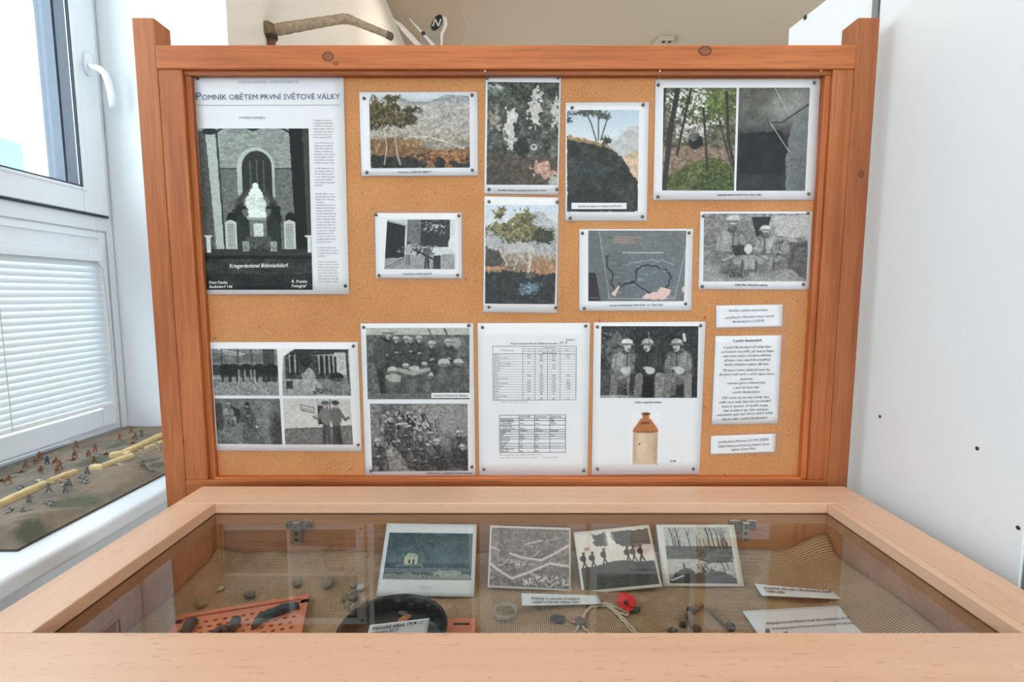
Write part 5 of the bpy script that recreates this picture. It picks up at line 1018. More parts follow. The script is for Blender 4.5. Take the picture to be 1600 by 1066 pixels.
# ---- orange perforated tray
TZ = max(zfl(-.3, .62), zfl(-.25, .66), zfl(-.33, .6)) + .010
A_ = atZ(305, 957, TZ); B_ = atZ(483.7, 928, TZ); C_ = atZ(471, 1000, TZ)
ux = (B_ - A_).normalized(); uy = Vector((ux.y, -ux.x, 0)); LW = (B_ - A_).length + .02; A_ = A_ - ux * .02; DW = .10
if uy.y > 0: uy = -uy
P_ = lambda a, b, z=0: A_ + ux * a + uy * b + Vector((0, 0, z))
orange = plain('orange_plastic', (210, 122, 88), .45, var=.05, sc=50)
dark = plain('dark_hole', (58, 34, 28), .8, bump=0)
tray = thing('perforated_tray', 'orange plastic tray with rows of oval holes, lying skewed on burlap', 'tray', tuple(P_(LW / 2, DW / 2, -.008)))
bm = bmesh.new()
# plate with real holes: grid of cells, each cell a ring round an octagonal hole
cell = .0112; nx = int((LW - .02) / cell); ny = int((DW - .026) / cell); x_off = (LW - nx * cell) / 2; y_off = .020
mb = MB()
def cellring(cx, cy, dx):
    n = 16; i0 = len(mb.v)
    for zz in (0, -.0025):
        for j in range(n):
            a = 2 * math.pi * j / n; c_, s_ = math.cos(a), math.sin(a); m = max(abs(c_), abs(s_)); mb.v.append(tuple(P_(cx + c_ / m * cell / 2, cy + s_ / m * cell / 2, zz)))
        for j in range(n):
            a = 2 * math.pi * j / n; mb.v.append(tuple(P_(cx + dx + math.cos(a) * .0031, cy + math.sin(a) * .0024, zz)))
    for j in range(n):
        k_ = (j + 1) % n
        mb.f.append((i0 + j, i0 + k_, i0 + n + k_, i0 + n + j)); mb.f.append((i0 + n + j, i0 + n + k_, i0 + 3 * n + k_, i0 + 3 * n + j)); mb.f.append((i0 + 2 * n + j, i0 + 3 * n + j, i0 + 3 * n + k_, i0 + 2 * n + k_))
for j in range(ny):
    for i in range(nx): cellring(x_off + (i + .5) * cell, y_off + (j + .5) * cell, .002 * (-1) ** j)
def pbox(m_, a0, a1, b0, b1, z0, z1): m_.hexa([P_(a0, b0, z0), P_(a1, b0, z0), P_(a1, b1, z0), P_(a0, b1, z0), P_(a0, b0, z1), P_(a1, b0, z1), P_(a1, b1, z1), P_(a0, b1, z1)])
mb.build('perforated_plate', orange, tray, fix=False)
rim = MB(); y2 = y_off + ny * cell; x2 = x_off + nx * cell
pbox(rim, 0, LW, 0, .008, -.006, 0); pbox(rim, 0, LW, .0115, y_off, -.0025, 0); pbox(rim, 0, x_off, .008, y2, -.006, 0); pbox(rim, x2, LW, .008, y2, -.006, 0); pbox(rim, 0, LW, y2, DW, -.006, 0); rim.build('rim', orange, tray)
g_ = MB(); pbox(g_, 0, LW, .008, .0115, -.006, -.0035); g_.build('groove', dark, tray)
g_ = MB(); pbox(g_, .002, LW - .002, .004, DW - .002, -.0078, -.006); g_.build('underside', dark, tray)
corr = plain('corroded_metal', (58, 66, 70), .7, metal=.2, var=.4, sc=150, bump=.9)
def rod(pts, rs, label, seed=0):
    rg = random.Random(seed); P = []
    for (a, b), nxt in zip(pts, pts[1:]):
        for t in range(4): P.append((a + (nxt[0] - a) * t / 4, b + (nxt[1] - b) * t / 4))
    P.append(pts[-1]); Q = [atZ(a, b, TZ + .004) for a, b in P]; R = [np.interp(i / (len(P) - 1), np.linspace(0, 1, len(rs)), rs) * rg.uniform(.88, 1.14) for i in range(len(P))]
    Q = [Vector((q.x, q.y, TZ + R[i] * .9)) for i, q in enumerate(Q)]
    o = MB().tube(Q, R, 12).build('corroded_fragment', corr, None, smooth=True); recenter(o); tag(o, label, 'relic', 'corroded relics on the orange tray'); return o
rod([(397, 979), (408, 966), (432, 957), (452, 949), (467, 946)], [.004, .0058, .0062, .0055, .0042], 'long dark corroded rod lying across the orange tray')
rod([(362, 984), (368, 974), (370, 968)], [.005, .0065, .0045], 'short dark lump near the centre left of the orange tray', 3)
rod([(330, 990), (345, 983), (358, 984)], [.003, .005, .004], 'small dark lump at the front edge of the orange tray', 4)
rod([(288, 992), (297, 978), (306, 970)], [.005, .007, .004], 'dark lump at the left end of the orange tray', 5)
# orange block right of the dish
q = atZ(733, 966, zfl(.0, .62) + .012); q2 = atZ(744, 966, q.z); oc = thing('plastic_block', 'orange slotted plastic piece right of the round dish', 'block', (q.x - .006, q.y - .02, q.z - .014))
MB().box(q.x - .028, q2.x, q.y - .035, q.y, q.z - .014, q.z).build('body', orange, oc, .001)
MB().box(q.x - .02, q.x + .002, q.y - .014, q.y - .010, q.z, q.z + .0006).build('slot', dark, oc)
# ---- round glass dish with a ribbed disc
q = onfloor(789, 962); gd = thing('round_box', 'shallow round clear plastic box holding a ribbed metal disc', 'box', (q.x, q.y, q.z))
plas = clear('clear_plastic', (.96, .96, .93), 1.5, milk=.22, rough=.08); R_ = .0172
MB().lathe([(R_ * .9, 0), (R_, .001), (R_, .0065), (R_ * .94, .007), (R_ * .9, .0065), (R_ * .88, .002)], (q.x, q.y, q.z + .002), 40).build('ring', plas, gd, smooth=True)
gm = plain('tarnished_brass', (156, 134, 100), .5, metal=.4, var=.25, sc=160, bump=.4)
MB().lathe([(.0003, 0), (R_ * .78, 0), (R_ * .8, .0015), (R_ * .76, .003), (.0003, .003)], (q.x, q.y + .001, q.z + .003), 30).build('disc', gm, gd, smooth=True)
for k_ in range(5):
    yy = q.y + .001 + (k_ - 2) * .0042; hw = math.sqrt(max(0, (R_ * .72) ** 2 - (yy - q.y) ** 2)); MB().box(q.x - hw * .3, q.x + hw, yy - .0009, yy + .0009, q.z + .006, q.z + .0071).build('rib', gm, gd, .0003)
# button and dark disc
dk = plain('dark_lead', (62, 68, 70), .6, metal=.3, var=.2)
q = onfloor(872, 969); o = MB().lump((0, 0, 0), .0105, .0088, .0022, 4, .06, 18).build('metal_disc', dk, None, smooth=True); o.location = (q.x, q.y, q.z + .0022); tag(o, 'flat dark metal disc to the left of the button', 'disc')
q = onfloor(895.5, 971); bt_ = thing('button', 'small pink-brown button at the left end of the twine', 'button', tuple(q))
MB().lathe([(.0004, .0008), (.0034, .001), (.0052, .0028), (.0066, .0026), (.0074, .0008), (.006, 0), (.0004, 0)], (q.x, q.y, q.z + .001), 24).build('rim', plain('pink_button', (168, 122, 104), .5), bt_, smooth=True)
for dx in (-.0014, .0014): MB().lathe([(.0001, 0), (.0007, 0), (.0007, .0003), (.0001, .0003)], (q.x + dx, q.y, q.z + .0018), 8).build('hole', dark, bt_)
q = onfloor(906, 976); o = MB().lump((0, 0, 0), .0085, .0062, .0045, 11, .3, 14).build('twine_knot', plain('grey_knot', (104, 100, 88), .9, var=.3, bump=.8, sc=300), None, smooth=True); o.location = (q.x, q.y, q.z + .004); tag(o, 'dark tangled knot beside the button', 'knot')
# twine
twm = plain('pale_twine', (206, 188, 166), .9, var=.15, sc=500, bump=.9)
tw = thing('twine', 'doubled pale twine looping from the button past the poppy', 'string', tuple(onfloor(945, 960)))
def curve_pts(pts, n=8):
    out = []; P = [pts[0]] + list(pts) + [pts[-1]]
    for i in range(1, len(P) - 2):
        for t in range(n):
            s_ = t / n; a, b, c_, d = P[i - 1], P[i], P[i + 1], P[i + 2]
            out.append(tuple(.5 * (2 * b[j] + (c_[j] - a[j]) * s_ + (2 * a[j] - 5 * b[j] + 4 * c_[j] - d[j]) * s_ ** 2 + (3 * b[j] - a[j] - 3 * c_[j] + d[j]) * s_ ** 3) for j in range(len(b))))
    out.append(tuple(pts[-1])); return out
for j, pl in enumerate((((900, 986), (908, 974), (917, 956), (930, 945), (945, 944), (957, 950), (970, 962), (984, 977), (997, 992)), ((897, 990), (905, 978), (912, 962), (922, 950), (936, 947.5), (950, 948.5), (962, 958), (975, 972), (990, 990)), ((936, 944), (950, 943), (960, 948), (970, 952), (981, 958), (979, 962), (968, 957)), ((904, 975), (915, 984), (924, 992)))):
    Q = [onfloor(a, b, .0025) for a, b in curve_pts(pl)]; MB().tube([q + Vector((0, 0, .0006 * math.sin(i + j))) for i, q in enumerate(Q)], .00145, 7).build('strand', twm, tw, smooth=True)
# ---- poppy
q = onfloor(978, 944, .007); pp = thing('paper_poppy', 'red paper poppy with black centre and a green leaf', 'poppy', (q.x, q.y, q.z - .005))
red = plain('poppy_red', (226, 22, 26), .5, var=.1, bump=.1); pr = .0118
for j, (ang, el) in enumerate(((.2, 1), (1.75, .9), (3.3, 1), (4.9, .9))):
    mb = MB(); ca, sa = math.cos(ang), math.sin(ang)
    def pf(u, v):
        w_ = (u - .5) * 2; rr = pr * v * (1.18 - .22 * w_ * w_); th = w_ * .98 * (1 if v > .2 else 1)
        x, y = rr * math.cos(th), rr * math.sin(th); z = .0045 * v * v + .0012 * math.sin(w_ * 7) * v - (.0008 * (j % 2))
        return (q.x + x * ca - y * sa, q.y + (x * sa + y * ca), q.z + z + (x * sa + y * ca) * .35)
    mb.grid(pf, 14, 6); o = mb.build('petal', red, pp, smooth=True, fix=False); m_ = o.modifiers.new('t', 'SOLIDIFY'); m_.thickness = .0004
MB().lump((q.x, q.y - .0005, q.z + .003), .0034, .0032, .0022, 3, .05, 14).build('centre', plain('black_plastic', (26, 24, 24), .4, bump=0), pp, smooth=True)
lf = MB(); l0 = onfloor(984, 955, .004); l1 = onfloor(1000, 951, .004); dd = (l1 - l0)
lf.grid(lambda u, v: (l0.x + dd.x * u - dd.y * (v - .5) * 1.1 * math.sin(math.pi * min(1, u * .96 + .04)) , l0.y + dd.y * u + (v - .5) * .012 * math.sin(math.pi * min(1, u * .96 + .04)) * (1 + .25 * math.sin(u * 20)) , l0.z + .002 * math.sin(math.pi * v)), 12, 4)
o = lf.build('leaf', plain('leaf_green', (52, 72, 40), .6), pp, smooth=True, fix=False); m_ = o.modifiers.new('t', 'SOLIDIFY'); m_.thickness = .0005
# ---- cartridges
cart = plain('old_brass', (140, 116, 92), .6, metal=.25, var=.28, sc=120, bump=.6); lead = plain('dark_base', (92, 80, 70), .6, metal=.3, var=.2)
def shell(a, b, r0, r1, label):
    A1, B1_ = onfloor(*a, r0), onfloor(*b, r1); d = B1_ - A1; t = thing('cartridge', label, 'cartridge', tuple((A1 + B1_) / 2 - Vector((0, 0, r0))), 'old cartridges on the burlap')
    f = lambda s_: A1 + d * s_
    MB().tube([f(0), f(.04), f(.2), f(.3), f(.86)], [r0 * .5, r0 * .8, r0 * .86, r1 * .97, r1], 16).build('case', cart, t, smooth=True)
    MB().tube([f(.86), f(.89), f(.92), f(1)], [r1 * .82, r1 * .82, r1 * 1.08, r1 * 1.08], 16).build('base', lead, t, smooth=True)
shell((1106, 946.5), (1143.5, 982), .0042, .0056, 'longest brown cartridge, rightmost of the group')
shell((1076, 957), (1089, 984), .0040, .0054, 'brown cartridge pointing forward in the middle of the group')
shell((1068, 957), (1067, 977), .0028, .0042, 'short dark cartridge leftmost of the group')
shell((1097, 945), (1078, 955), .0046, .0052, 'stubby rust-coloured cartridge lying crosswise at the back')
q = onfloor(1050, 987); o = MB().lump((0, 0, 0), .008, .003, .003, 5, .2, 12).build('metal_sliver', lead, None, smooth=True); o.location = (q.x, q.y, q.z + .002); tag(o, 'thin dark metal sliver just behind the front rail', 'fragment')

# ------------------------------------------------------------------ diorama on the sill
DX0, DX1, DY0, DY1 = XW - .010, -.868, .80, YR - .014
zd0 = ZS + .004
def bumpz(x, y):
    def g(cx, cy, sx, sy, h): return h * math.exp(-((x - cx) / sx) ** 2 - ((y - cy) / sy) ** 2)
    z = .010 + .0015 * math.sin(x * 40) * math.sin(y * 31)
    for (px, py, sx, sy, h) in mounds: z += g(px, py, sx, sy, h)
    e = min(x - DX0, DX1 - x, y - DY0, DY1 - y); return zd0 + z * sm(0, .03, e) + .0008
ZP = lambda a, b: (a / 4.44, 640 + b / 4.44)
mounds = []
for (a, b, sx, sy, h) in ((900, 440, .035, .07, .016), (250, 800, .07, .06, .014), (60, 880, .06, .05, .010), (650, 480, .04, .06, .008), (1080, 300, .03, .05, .010), (650, 360, .03, .035, -.009), (805, 250, .03, .03, -.008), (520, 640, .04, .04, -.007), (1010, 375, .025, .03, -.008), (240, 860, .03, .02, -.006), (400, 260, .05, .1, .006)):
    q = atZ(*ZP(a, b), ZS + .012); mounds.append((q.x, q.y, sx, sy, h))
def onter(a, b):
    z = ZS + .012
    for _ in range(6): q = atZ(*ZP(a, b), z); z = bumpz(min(max(q.x, DX0), DX1), min(max(q.y, DY0), DY1))
    return atZ(*ZP(a, b), z)
dio = thing('battlefield_model', 'tabletop model of a cratered battlefield with a zigzag trench on the window sill', 'model', ((DX0 + DX1) / 2, (DY0 + DY1) / 2, ZS))
MB().box(DX0, DX1, DY0, DY1, ZS + .0004, ZS + .0045).build('base_board', plain('dark_board', (60, 52, 46), .7), dio, .0008)
k = NT('painted_ground'); v = k.coord(); n1 = k.noise(v, 9, 4, .6); n2 = k.noise(v, 60, 4, .6)
c = k.ramp(n1, [(.34, srgb((88, 88, 80))), (.5, srgb((122, 108, 92))), (.68, srgb((142, 122, 100)))]); c = k.mix(.3, c, k.ramp(n2, [(.3, srgb((84, 78, 68))), (.7, srgb((150, 134, 114)))]))
gc = k.n('ShaderNodeTexCoord')
for (a, b, rx, ry) in ((650, 358, .042, .04), (805, 250, .025, .03), (520, 645, .055, .03), (1010, 375, .03, .03), (240, 860, .03, .02), (1100, 395, .02, .02)):
    q = atZ(*ZP(a, b), ZS + .012) - org_of(dio); d = k.n('ShaderNodeVectorMath', operation='SUBTRACT'); k.l(gc.outputs['Object'], d.inputs[0]); d.inputs[1].default_value = tuple(q)
    s_ = k.n('ShaderNodeVectorMath', operation='MULTIPLY'); k.l(d.outputs[0], s_.inputs[0]); s_.inputs[1].default_value = (1 / rx, 1 / (ry * 1.5), 0)
    le = k.n('ShaderNodeVectorMath', operation='LENGTH'); k.l(s_.outputs[0], le.inputs[0]); w_ = k.math('ADD', le.outputs['Value'], k.math('MULTIPLY', k.math('SUBTRACT', n2, .5), .7))
    c = k.mix(k.ramp(w_, [(.6, (.8, .8, .8, 1)), (1.0, (0, 0, 0, 1))]), c, srgb((72, 80, 62)))
k.col(c); k.rough(.9); k.bump(n2, .5, .002)
MB().grid(lambda u, v: (DX0 + (DX1 - DX0) * u, DY0 + (DY1 - DY0) * v, bumpz(DX0 + (DX1 - DX0) * u, DY0 + (DY1 - DY0) * v)), 60, 110).build('terrain', k.m, dio, smooth=True)
foam = plain('yellow_foam', (202, 178, 128), .85, var=.12, sc=90, bump=.5); foamd = plain('trench_side', (122, 104, 62), .9, var=.15, sc=90)
def trench(pts, wpx=.016, h=.011, name='trench_wall', sub=3):
    P = []
    for (a, b), (c_, d) in zip(pts, pts[1:]):
        for t in range(sub): P.append((a + (c_ - a) * t / sub, b + (d - b) * t / sub))
    P.append(pts[-1]); Q = [onter(a, b) for a, b in P]
    mb = MB(); n = len(Q)
    for i, q in enumerate(Q):
        t = (Q[min(i + 1, n - 1)] - Q[max(i - 1, 0)]); t.z = 0; t.normalize(); s_ = Vector((-t.y, t.x, 0)) * wpx / 2
        prof = [(-1.15, -.004), (-1, h * .7), (-.6, h), (.6, h), (1, h * .7), (1.15, -.004)]
        mb.v += [tuple(q + s_ * a + Vector((0, 0, z + .0006 * math.sin(i * 2.1)))) for a, z in prof]
    for i in range(n - 1):
        for j in range(5): a = i * 6 + j; mb.f.append((a, a + 1, a + 7, a + 6))
    mb.f.append(tuple(range(6))); mb.f.append(tuple((n - 1) * 6 + j for j in range(6)))
    return mb.build(name, foam, dio)
trench([(-40, 690), (60, 640), (170, 590), (315, 528)]); trench([(352, 512), (430, 478), (525, 445)]); trench([(642, 410), (705, 412), (800, 372), (915, 330)]); trench([(775, 325), (850, 315), (1000, 245), (1090, 200), (1150, 178)], .018)
trench([(1010, 275), (1050, 262), (1110, 235), (1150, 225)], .012, .007); trench([(905, 318), (850, 312)], .012, .01)
# toy soldiers: grown skins, five poses
def skin_mesh(name, V, Ed, R):
    me = bpy.data.meshes.new(name); me.from_pydata([Vector(v) for v in V], Ed, []); o = bpy.data.objects.new(name, me); C.objects.link(o)
    o.modifiers.new('s', 'SKIN'); sb = o.modifiers.new('u', 'SUBSURF'); sb.levels = 1; sb.render_levels = 1
    for i, r in enumerate(R): me.skin_vertices[0].data[i].radius = (r, r)
    me.skin_vertices[0].data[0].use_root = True
    dg = bpy.context.evaluated_depsgraph_get(); dg.update(); m2 = bpy.data.meshes.new_from_object(o.evaluated_get(dg)); bpy.data.objects.remove(o); m2.polygons.foreach_set('use_smooth', [True] * len(m2.polygons)); return m2
ED = [(0, 1), (1, 2), (2, 3), (2, 4), (4, 5), (5, 6), (2, 7), (7, 8), (8, 9), (0, 10), (10, 11), (11, 12), (0, 13), (13, 14), (14, 15)]
RAD = [.13, .14, .12, .11, .08, .065, .05, .08, .065, .05, .11, .085, .06, .11, .085, .06]
POSE = {  # pelvis, chest, neck, head, L shoulder-elbow-hand, R ..., L hip-knee-foot, R ...
 'aim': [(0, 0, .5), (0, .02, .68), (0, .03, .82), (0, .04, .93), (-.16, .04, .8), (-.22, .2, .7), (-.08, .38, .78), (.16, .04, .8), (.26, .1, .68), (.12, .22, .78), (-.1, .02, .42), (-.14, .16, .25), (-.14, .14, .04), (.1, -.02, .42), (.14, -.12, .24), (.16, -.24, .04)],
 'run': [(0, 0, .48), (0, .1, .64), (0, .16, .78), (0, .22, .88), (-.15, .14, .76), (-.24, .26, .64), (-.14, .36, .6), (.15, .14, .76), (.26, .04, .64), (.2, .16, .54), (-.09, .06, .42), (-.1, .28, .34), (-.1, .26, .05), (.09, -.04, .4), (.12, -.16, .24), (.12, -.4, .1)],
 'arms_up': [(0, 0, .5), (0, 0, .68), (0, 0, .82), (0, .01, .93), (-.16, 0, .8), (-.32, 0, .86), (-.34, .02, 1.08), (.16, 0, .8), (.32, 0, .86), (.36, .02, 1.08), (-.1, 0, .42), (-.13, .03, .24), (-.15, .0, .04), (.1, 0, .42), (.13, .03, .24), (.15, 0, .04)],
 'kneel': [(0, 0, .32), (0, .04, .5), (0, .06, .63), (0, .1, .74), (-.15, .06, .6), (-.2, .22, .5), (-.08, .36, .58), (.15, .06, .6), (.24, .12, .5), (.12, .24, .58), (-.1, .08, .3), (-.12, .28, .3), (-.12, .26, .04), (.1, -.02, .26), (.12, -.02, .06), (.12, -.26, .05)],
 'prone': [(0, -.1, .1), (0, .1, .14), (0, .24, .18), (0, .34, .22), (-.16, .22, .15), (-.26, .34, .06), (-.1, .46, .16), (.16, .22, .15), (.28, .32, .06), (.12, .4, .16), (-.1, -.2, .09), (-.16, -.42, .07), (-.2, -.62, .05), (.1, -.2, .09), (.18, -.4, .07), (.14, -.62, .05)]}
HS = .0205
tan_ = plain('tan_figure', (136, 100, 72), .6, var=.2, sc=400, bump=0); tand = plain('tan_dark', (96, 66, 48), .6, bump=0); gry = plain('grey_figure', (104, 104, 98), .6, var=.2, sc=400, bump=0); gryd = plain('grey_dark', (62, 66, 66), .6, bump=0); teal_ = plain('teal_figure', (70, 84, 88), .6, bump=0); pale = plain('pale_figure', (172, 160, 140), .6, var=.15, sc=400, bump=0)
PR = {}
def proto(pose, mats, key):
    if (pose, key) in PR: return PR[(pose, key)], False
    m1, m2 = mats; root = bpy.data.objects.new('toy_soldier', None); C.objects.link(root); root.empty_display_size = .01
    V = [tuple(c_ * HS for c_ in v) for v in POSE[pose]]; me = skin_mesh('body', V, ED, [r * HS for r in RAD]); me.materials.append(m1)
    b = bpy.data.objects.new('body', me); C.objects.link(b); b.parent = root
    hd_ = Vector(V[3]); MB().lump(hd_ + Vector((0, 0, .06 * HS)), .13 * HS, .14 * HS, .09 * HS, 1, .02, 10).build('helmet', m2, root, smooth=True, local=True)
    if pose != 'arms_up':
        a, c_ = Vector(V[9]), Vector(V[6]); d = (c_ - a).normalized(); MB().tube([a - d * .2 * HS, a, c_ + d * .45 * HS], [.045 * HS, .035 * HS, .02 * HS], 6).build('rifle', m2, root, local=True)
    L = .62 if pose == 'prone' else .3
    MB().lathe([(.01 * HS, 0), (.3 * HS, 0), (.27 * HS, .04 * HS), (.01 * HS, .04 * HS)], (0, 0, 0), 12).build('stand', m1, root, local=True)
    PR[(pose, key)] = root; return root, True
figs = [(910, 165, 'aim', 't', 'standing far back against the window reveal'), (985, 190, 'arms_up', 'g', 'with both arms raised at the far end'), (828, 220, 'aim', 't', 'standing behind the far dark crater'), (930, 212, 'run', 't', 'running just in front of the arms-raised figure'), (905, 238, 'prone', 't', 'lying between far crater and trench wall'),
 (528, 272, 'aim', 't', 'standing tallest near the window frame'), (662, 292, 'aim', 't', 'standing behind the middle crater'), (612, 328, 'kneel', 't', 'crouching at the left edge of the middle crater'), (512, 330, 'kneel', 't', 'kneeling below the tallest standing figure'), (722, 312, 'prone', 't', 'lying right of the standing figure behind the middle crater'), (488, 352, 'prone', 't', 'lying left of the middle crater'),
 (278, 348, 'aim', 't', 'standing beside the teal figure'), (245, 378, 'kneel', 't', 'kneeling left of the teal figure'), (328, 380, 'aim', 'b', 'standing among the tan attackers'), (178, 408, 'aim', 't', 'standing at the left of the attacking group'), (383, 385, 'run', 't', 'running right of the teal figure'), (285, 445, 'run', 't', 'running toward the trench in front of the group'), (418, 415, 'aim', 't', 'standing at the near trench, second pair right side'), (396, 440, 'kneel', 't', 'kneeling at the near trench, second pair left side'),
 (124, 440, 'prone', 't', 'lying left of the attacking group'), (52, 515, 'run', 't', 'running at the left frame edge'), (8, 495, 'prone', 't', 'lying cut by the left frame edge'), (272, 498, 'prone', 'p', 'lying right behind the trench wall'), (140, 552, 'prone', 'g', 'lying behind the left trench wall'), (340, 578, 'aim', 'g', 'standing in the gap of the near trench'), (205, 652, 'kneel', 'g', 'kneeling before the left trench wall'), (62, 712, 'prone', 'g', 'lying at the lower left before the trench'), (185, 704, 'prone', 'g', 'lying in front of the kneeling defender'), (350, 660, 'prone', 'g', 'lying at the left tip of the green patch'),
 (455, 582, 'aim', 'g', 'standing behind the green patch'), (484, 532, 'kneel', 'g', 'crouching right of the near trench'), (440, 520, 'kneel', 'p', 'kneeling behind the near trench'), (590, 508, 'prone', 'g', 'lying at the foot of the sand hill'), (612, 450, 'kneel', 'g', 'kneeling at the trench opening'), (575, 475, 'prone', 'g', 'lying behind the crawling defender'), (980, 320, 'aim', 'p', 'standing in front of the far trench'), (1092, 285, 'aim', 'p', 'standing near the brown post'), (1040, 425, 'prone', 'g', 'lying in the right dark hollow'), (1000, 405, 'kneel', 'g', 'kneeling at the rim of the right hollow'), (645, 372, 'kneel', 't', 'crouching inside the middle crater'), (830, 385, 'prone', 'p', 'lying against the middle trench wall')]
MT = {'t': (tan_, tand), 'g': (gry, gryd), 'b': (teal_, gryd), 'p': (pale, gry)}; NMc = {'t': 'tan', 'g': 'grey', 'b': 'teal-grey', 'p': 'pale'}
rg = random.Random(5)
for (a, b, pose, key, where) in figs:
    r_, new = proto(pose, MT[key], key); q = onter(a, b); rz = {'t': -1.9, 'b': -1.9, 'g': 1.2, 'p': 1.0}[key] + rg.uniform(-.5, .5)
    if not new: r_ = copy_tree(r_)
    r_.location = (q.x, q.y, bumpz(q.x, q.y) - .0006); r_.rotation_euler = (0, 0, rz)
    s_ = 1.0 if key != 't' else 1.06; r_.scale = (s_, s_, s_)
    tag(r_, '%s toy soldier %s' % (NMc[key], where), 'toy soldier', 'toy soldiers on the battlefield model')

# ------------------------------------------------------------------ beyond the board
# cloth-wrapped pipe on a wall bracket
Yp = 1.86
hose = thing('wrapped_pipe', 'bent pipe wrapped in dirty pale cloth, mounted above the board', 'pipe', (0, 0, 0))
wrapm = plain('dirty_wrap', (170, 148, 122), .95, var=.25, sc=60, bump=.8); capm = plain('dark_leather', (96, 82, 66), .8, var=.35, sc=90, bump=.8)
headm = plain('stained_wrap', (122, 102, 78), .9, var=.35, sc=70, bump=.8)
pts = [(430, 47, 1.86, 12), (440, 45, 1.865, 13), (470, 40, 1.89, 12), (500, 35, 1.92, 11), (525, 31, 1.95, 10.5), (540, 29.5, 1.97, 11), (553, 33, 1.99, 9.5), (570, 40, 2.01, 8.5), (590, 48, 2.04, 8), (604, 54, 2.06, 7.8), (612, 57.5, 2.07, 6.5)]
def scr(pts, jit=.0): return [atY(a, b, y) for a, b, y, r in pts], [r / F * y * .62 for a, b, y, r in pts]
Q, R = scr(curve_pts(pts, 5)); R = [r * (1 + .05 * math.sin(i * 2.2)) for i, r in enumerate(R)]
MB().tube(Q, R, 16).build('wrapped_tube', wrapm, hose, smooth=True)
Q, R = scr([(604, 54, 2.06, 8.6), (612, 57.8, 2.07, 8.8), (614, 58.8, 2.073, 6)]); MB().tube(Q, R, 14).build('end_cap', capm, hose, smooth=True)
Q, R = scr([(420.5, 35.2, 1.85, 5), (420, 36, 1.85, 11), (420, 39.5, 1.85, 15.5), (421, 48, 1.85, 16.5), (423, 56, 1.85, 15.5)]); MB().tube(Q, R, 16).build('head_cap', headm, hose, smooth=True)
Q, R = scr([(423, 55, 1.855, 15.2), (424, 61, 1.855, 14.5)]); MB().tube(Q, R, 16).build('band', plain('dark_band', (58, 54, 44), .7), hose, smooth=True)
Q, R = scr([(424, 61, 1.855, 10), (425, 80, 1.855, 8), (427, 130, 1.855, 8)]); MB().tube(Q, R, 12).build('stem', plain('rusty_stem', (112, 72, 52), .7, var=.3), hose, smooth=True)
e = Q[-1]; MB().box(XL, e.x + .01, e.y - .01, e.y + .01, e.z - .02, e.z).build('wall_bracket', capm, hose, .001)
hose.location = (e.x, e.y, e.z - .02)
for ch in hose.children: ch.data.transform(Matrix.Translation(-Vector(hose.location)))
# model aircraft hung from the ceiling, tail up
Ya = 2.9; AP = lambda a, b, y=Ya: atY(a, b, y)
white = plain('white_model_paint', (236, 234, 228), .4, var=.02); grey_m = plain('grey_model_paint', (176, 166, 152), .5, var=.05)  # tail fin is greyer and darker than the white body
ac = thing('model_aircraft', 'white model aircraft hanging nose down with a marked tail fin', 'model aircraft', tuple(AP(690, 160)))
MB().tube([AP(664, 52), AP(672, 66), AP(690, 110), AP(706, 150), AP(716, 180)], [.006, .02, .05, .055, .012], 14).build('fuselage', white, ac, smooth=True)
fin = [(655, 70), (657, 58), (666, 44), (683, 25), (690, 22.5), (696, 27), (696, 36), (689, 52), (688, 70)]
MB().slab([AP(a, b, Ya - .03) for a, b in fin], (0, .012, 0)).build('tail_fin', grey_m, ac, .001)
MB().slab([AP(a, b, Ya - .034) for a, b in [(691, 24), (697, 27), (698, 37), (691, 52), (691, 70), (688, 70), (688, 52), (693.5, 38)]], (0, .02, 0)).build('rudder_edge', white, ac, .001)
def ering(cx, cy, rx, ry, ang, t):
    o_ = []; mb = MB(); n = 28
    for (s_) in (1, t):
        for j in range(n):
            a = 2 * math.pi * j / n; x, y = rx * s_ * math.cos(a), ry * s_ * math.sin(a); mb.v.append(tuple(AP(cx + x * math.cos(ang) - y * math.sin(ang), cy + x * math.sin(ang) + y * math.cos(ang), Ya - .036)))
    for j in range(n): mb.f.append((j, (j + 1) % n, n + (j + 1) % n, n + j))
    return mb
eb = ering(682.5, 35, 7.2, 13.5, .5, .001); eb.build('oval_marking', M['ink'], ac, fix=False)
sg = MB()
for (a, b, c0, d0, wd) in ((676.5, 41, 679.5, 29, 2.2), (679.5, 29, 685, 41, 2.2), (685, 41, 689, 29.5, 2.2)):
    p, q2 = Vector((a, b)), Vector((c0, d0)); t = (q2 - p).normalized(); n2_ = Vector((-t.y, t.x)) * wd / 2; i0 = len(sg.v)
    for w_ in (p + n2_, q2 + n2_, q2 - n2_, p - n2_): sg.v.append(tuple(AP(w_.x, w_.y, Ya - .038)))
    sg.f.append((i0, i0 + 1, i0 + 2, i0 + 3))
sg.build('letter_marking', M['ink_white'], ac, fix=False)
MB().tube([AP(613, 28.5, Ya - .1), AP(625, 39, Ya - .09), AP(630, 45, Ya - .085), AP(655, 72, Ya - .06), AP(684, 104, Ya - .03)], [.001, .011, .014, .014, .014], 10).build('wing', white, ac, smooth=True)
MB().tube([AP(639.5, 29, Ya - .12), AP(656, 47, Ya - .10), AP(678, 72, Ya - .07), AP(700, 100, Ya - .03)], [.003, .006, .010, .012], 8).build('tailplane', white, ac, smooth=True)
MB().box(*[v for ab in zip(tuple(AP(658, 49, Ya - .11)), tuple(AP(665, 56, Ya - .09))) for v in sorted(ab)]).build('strut', M['screw'], ac, .001)
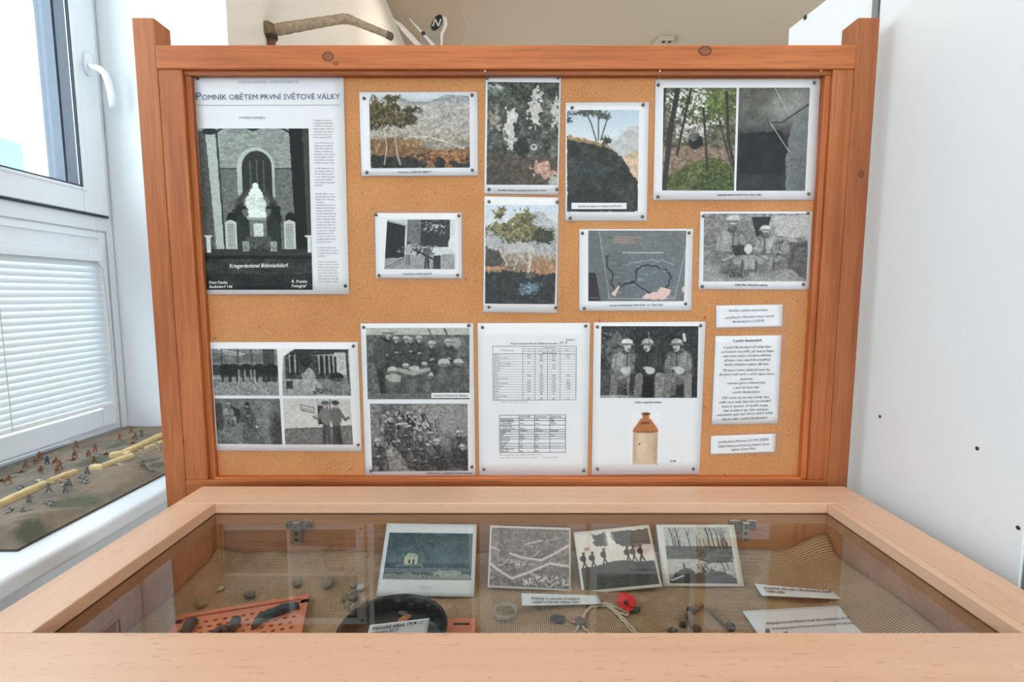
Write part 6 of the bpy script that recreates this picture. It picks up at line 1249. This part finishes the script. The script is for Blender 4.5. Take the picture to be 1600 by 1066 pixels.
top = AP(715, -4, Ya + .2); top.z = ZC; MB().tube([Vector((top.x - .06, top.y, ZC)), AP(717, 0, Ya), AP(730, 38, Ya), AP(706, 150)], .0012, 5).build('hanging_wire', M['thread'], ac)
# small spotlight bracket on the ceiling
q = atZ(1040, 60, ZC); sp = thing('ceiling_fitting', 'small white fitting with two dark sockets on the ceiling', 'light fitting', (q.x, q.y, ZC - .04))
MB().hexa([(q.x - .055, q.y - .04, ZC - .03), (q.x + .055, q.y - .04, ZC - .03), (q.x + .075, q.y + .07, ZC - .03), (q.x - .075, q.y + .07, ZC - .03), (q.x - .06, q.y - .05, ZC), (q.x + .06, q.y - .05, ZC), (q.x + .085, q.y + .08, ZC), (q.x - .085, q.y + .08, ZC)]).build('housing', M['ceiling'], sp, .004)
for dx in (-.02, .03): MB().lathe([(.001, 0), (.014, 0), (.014, .012), (.001, .012)], (q.x + dx, q.y - .01, ZC - .036), 14).build('socket', M['screw'], sp, smooth=True)
MB().tube([(q.x + .04, q.y + .0, ZC - .03), (q.x + .04, q.y, ZC - .075)], .004, 8).build('stub', M['ceiling'], sp)
# ceiling tube lamps
tube_m = NT('lamp_tube'); tube_m.b.inputs['Emission Color'].default_value = (1, .93, .82, 1); tube_m.b.inputs['Emission Strength'].default_value = LAMP_EMIT
def lamp(x, y, lx, ly, label, W_=LAMP_W):
    t = thing('ceiling_lamp', label, 'lamp', (x, y, ZC - .08), 'tube lamps on the ceiling')
    MB().box(x - lx / 2, x + lx / 2, y - ly / 2, y + ly / 2, ZC - .03, ZC).build('housing', M['pvc'], t, .003)
    for d in (-.04, .04):
        a, b = ((x - lx / 2 + .03, y + d, ZC - .05), (x + lx / 2 - .03, y + d, ZC - .05)) if lx > ly else ((x + d, y - ly / 2 + .03, ZC - .05), (x + d, y + ly / 2 - .03, ZC - .05))
        MB().tube([a, b], .013, 10).build('tube', tube_m.m, t)
    ceiling_light((x, y, ZC - .075), lx, ly, W_)
lamp(.02, 3.42, 1.2, .16, 'ceiling tube lamp whose far edge shows at the top of the view', 10)
lamp(.3, .4, 1.2, .16, 'ceiling tube lamp above the display case'); lamp(.3, -1.6, 1.2, .16, 'ceiling tube lamp near the front wall')
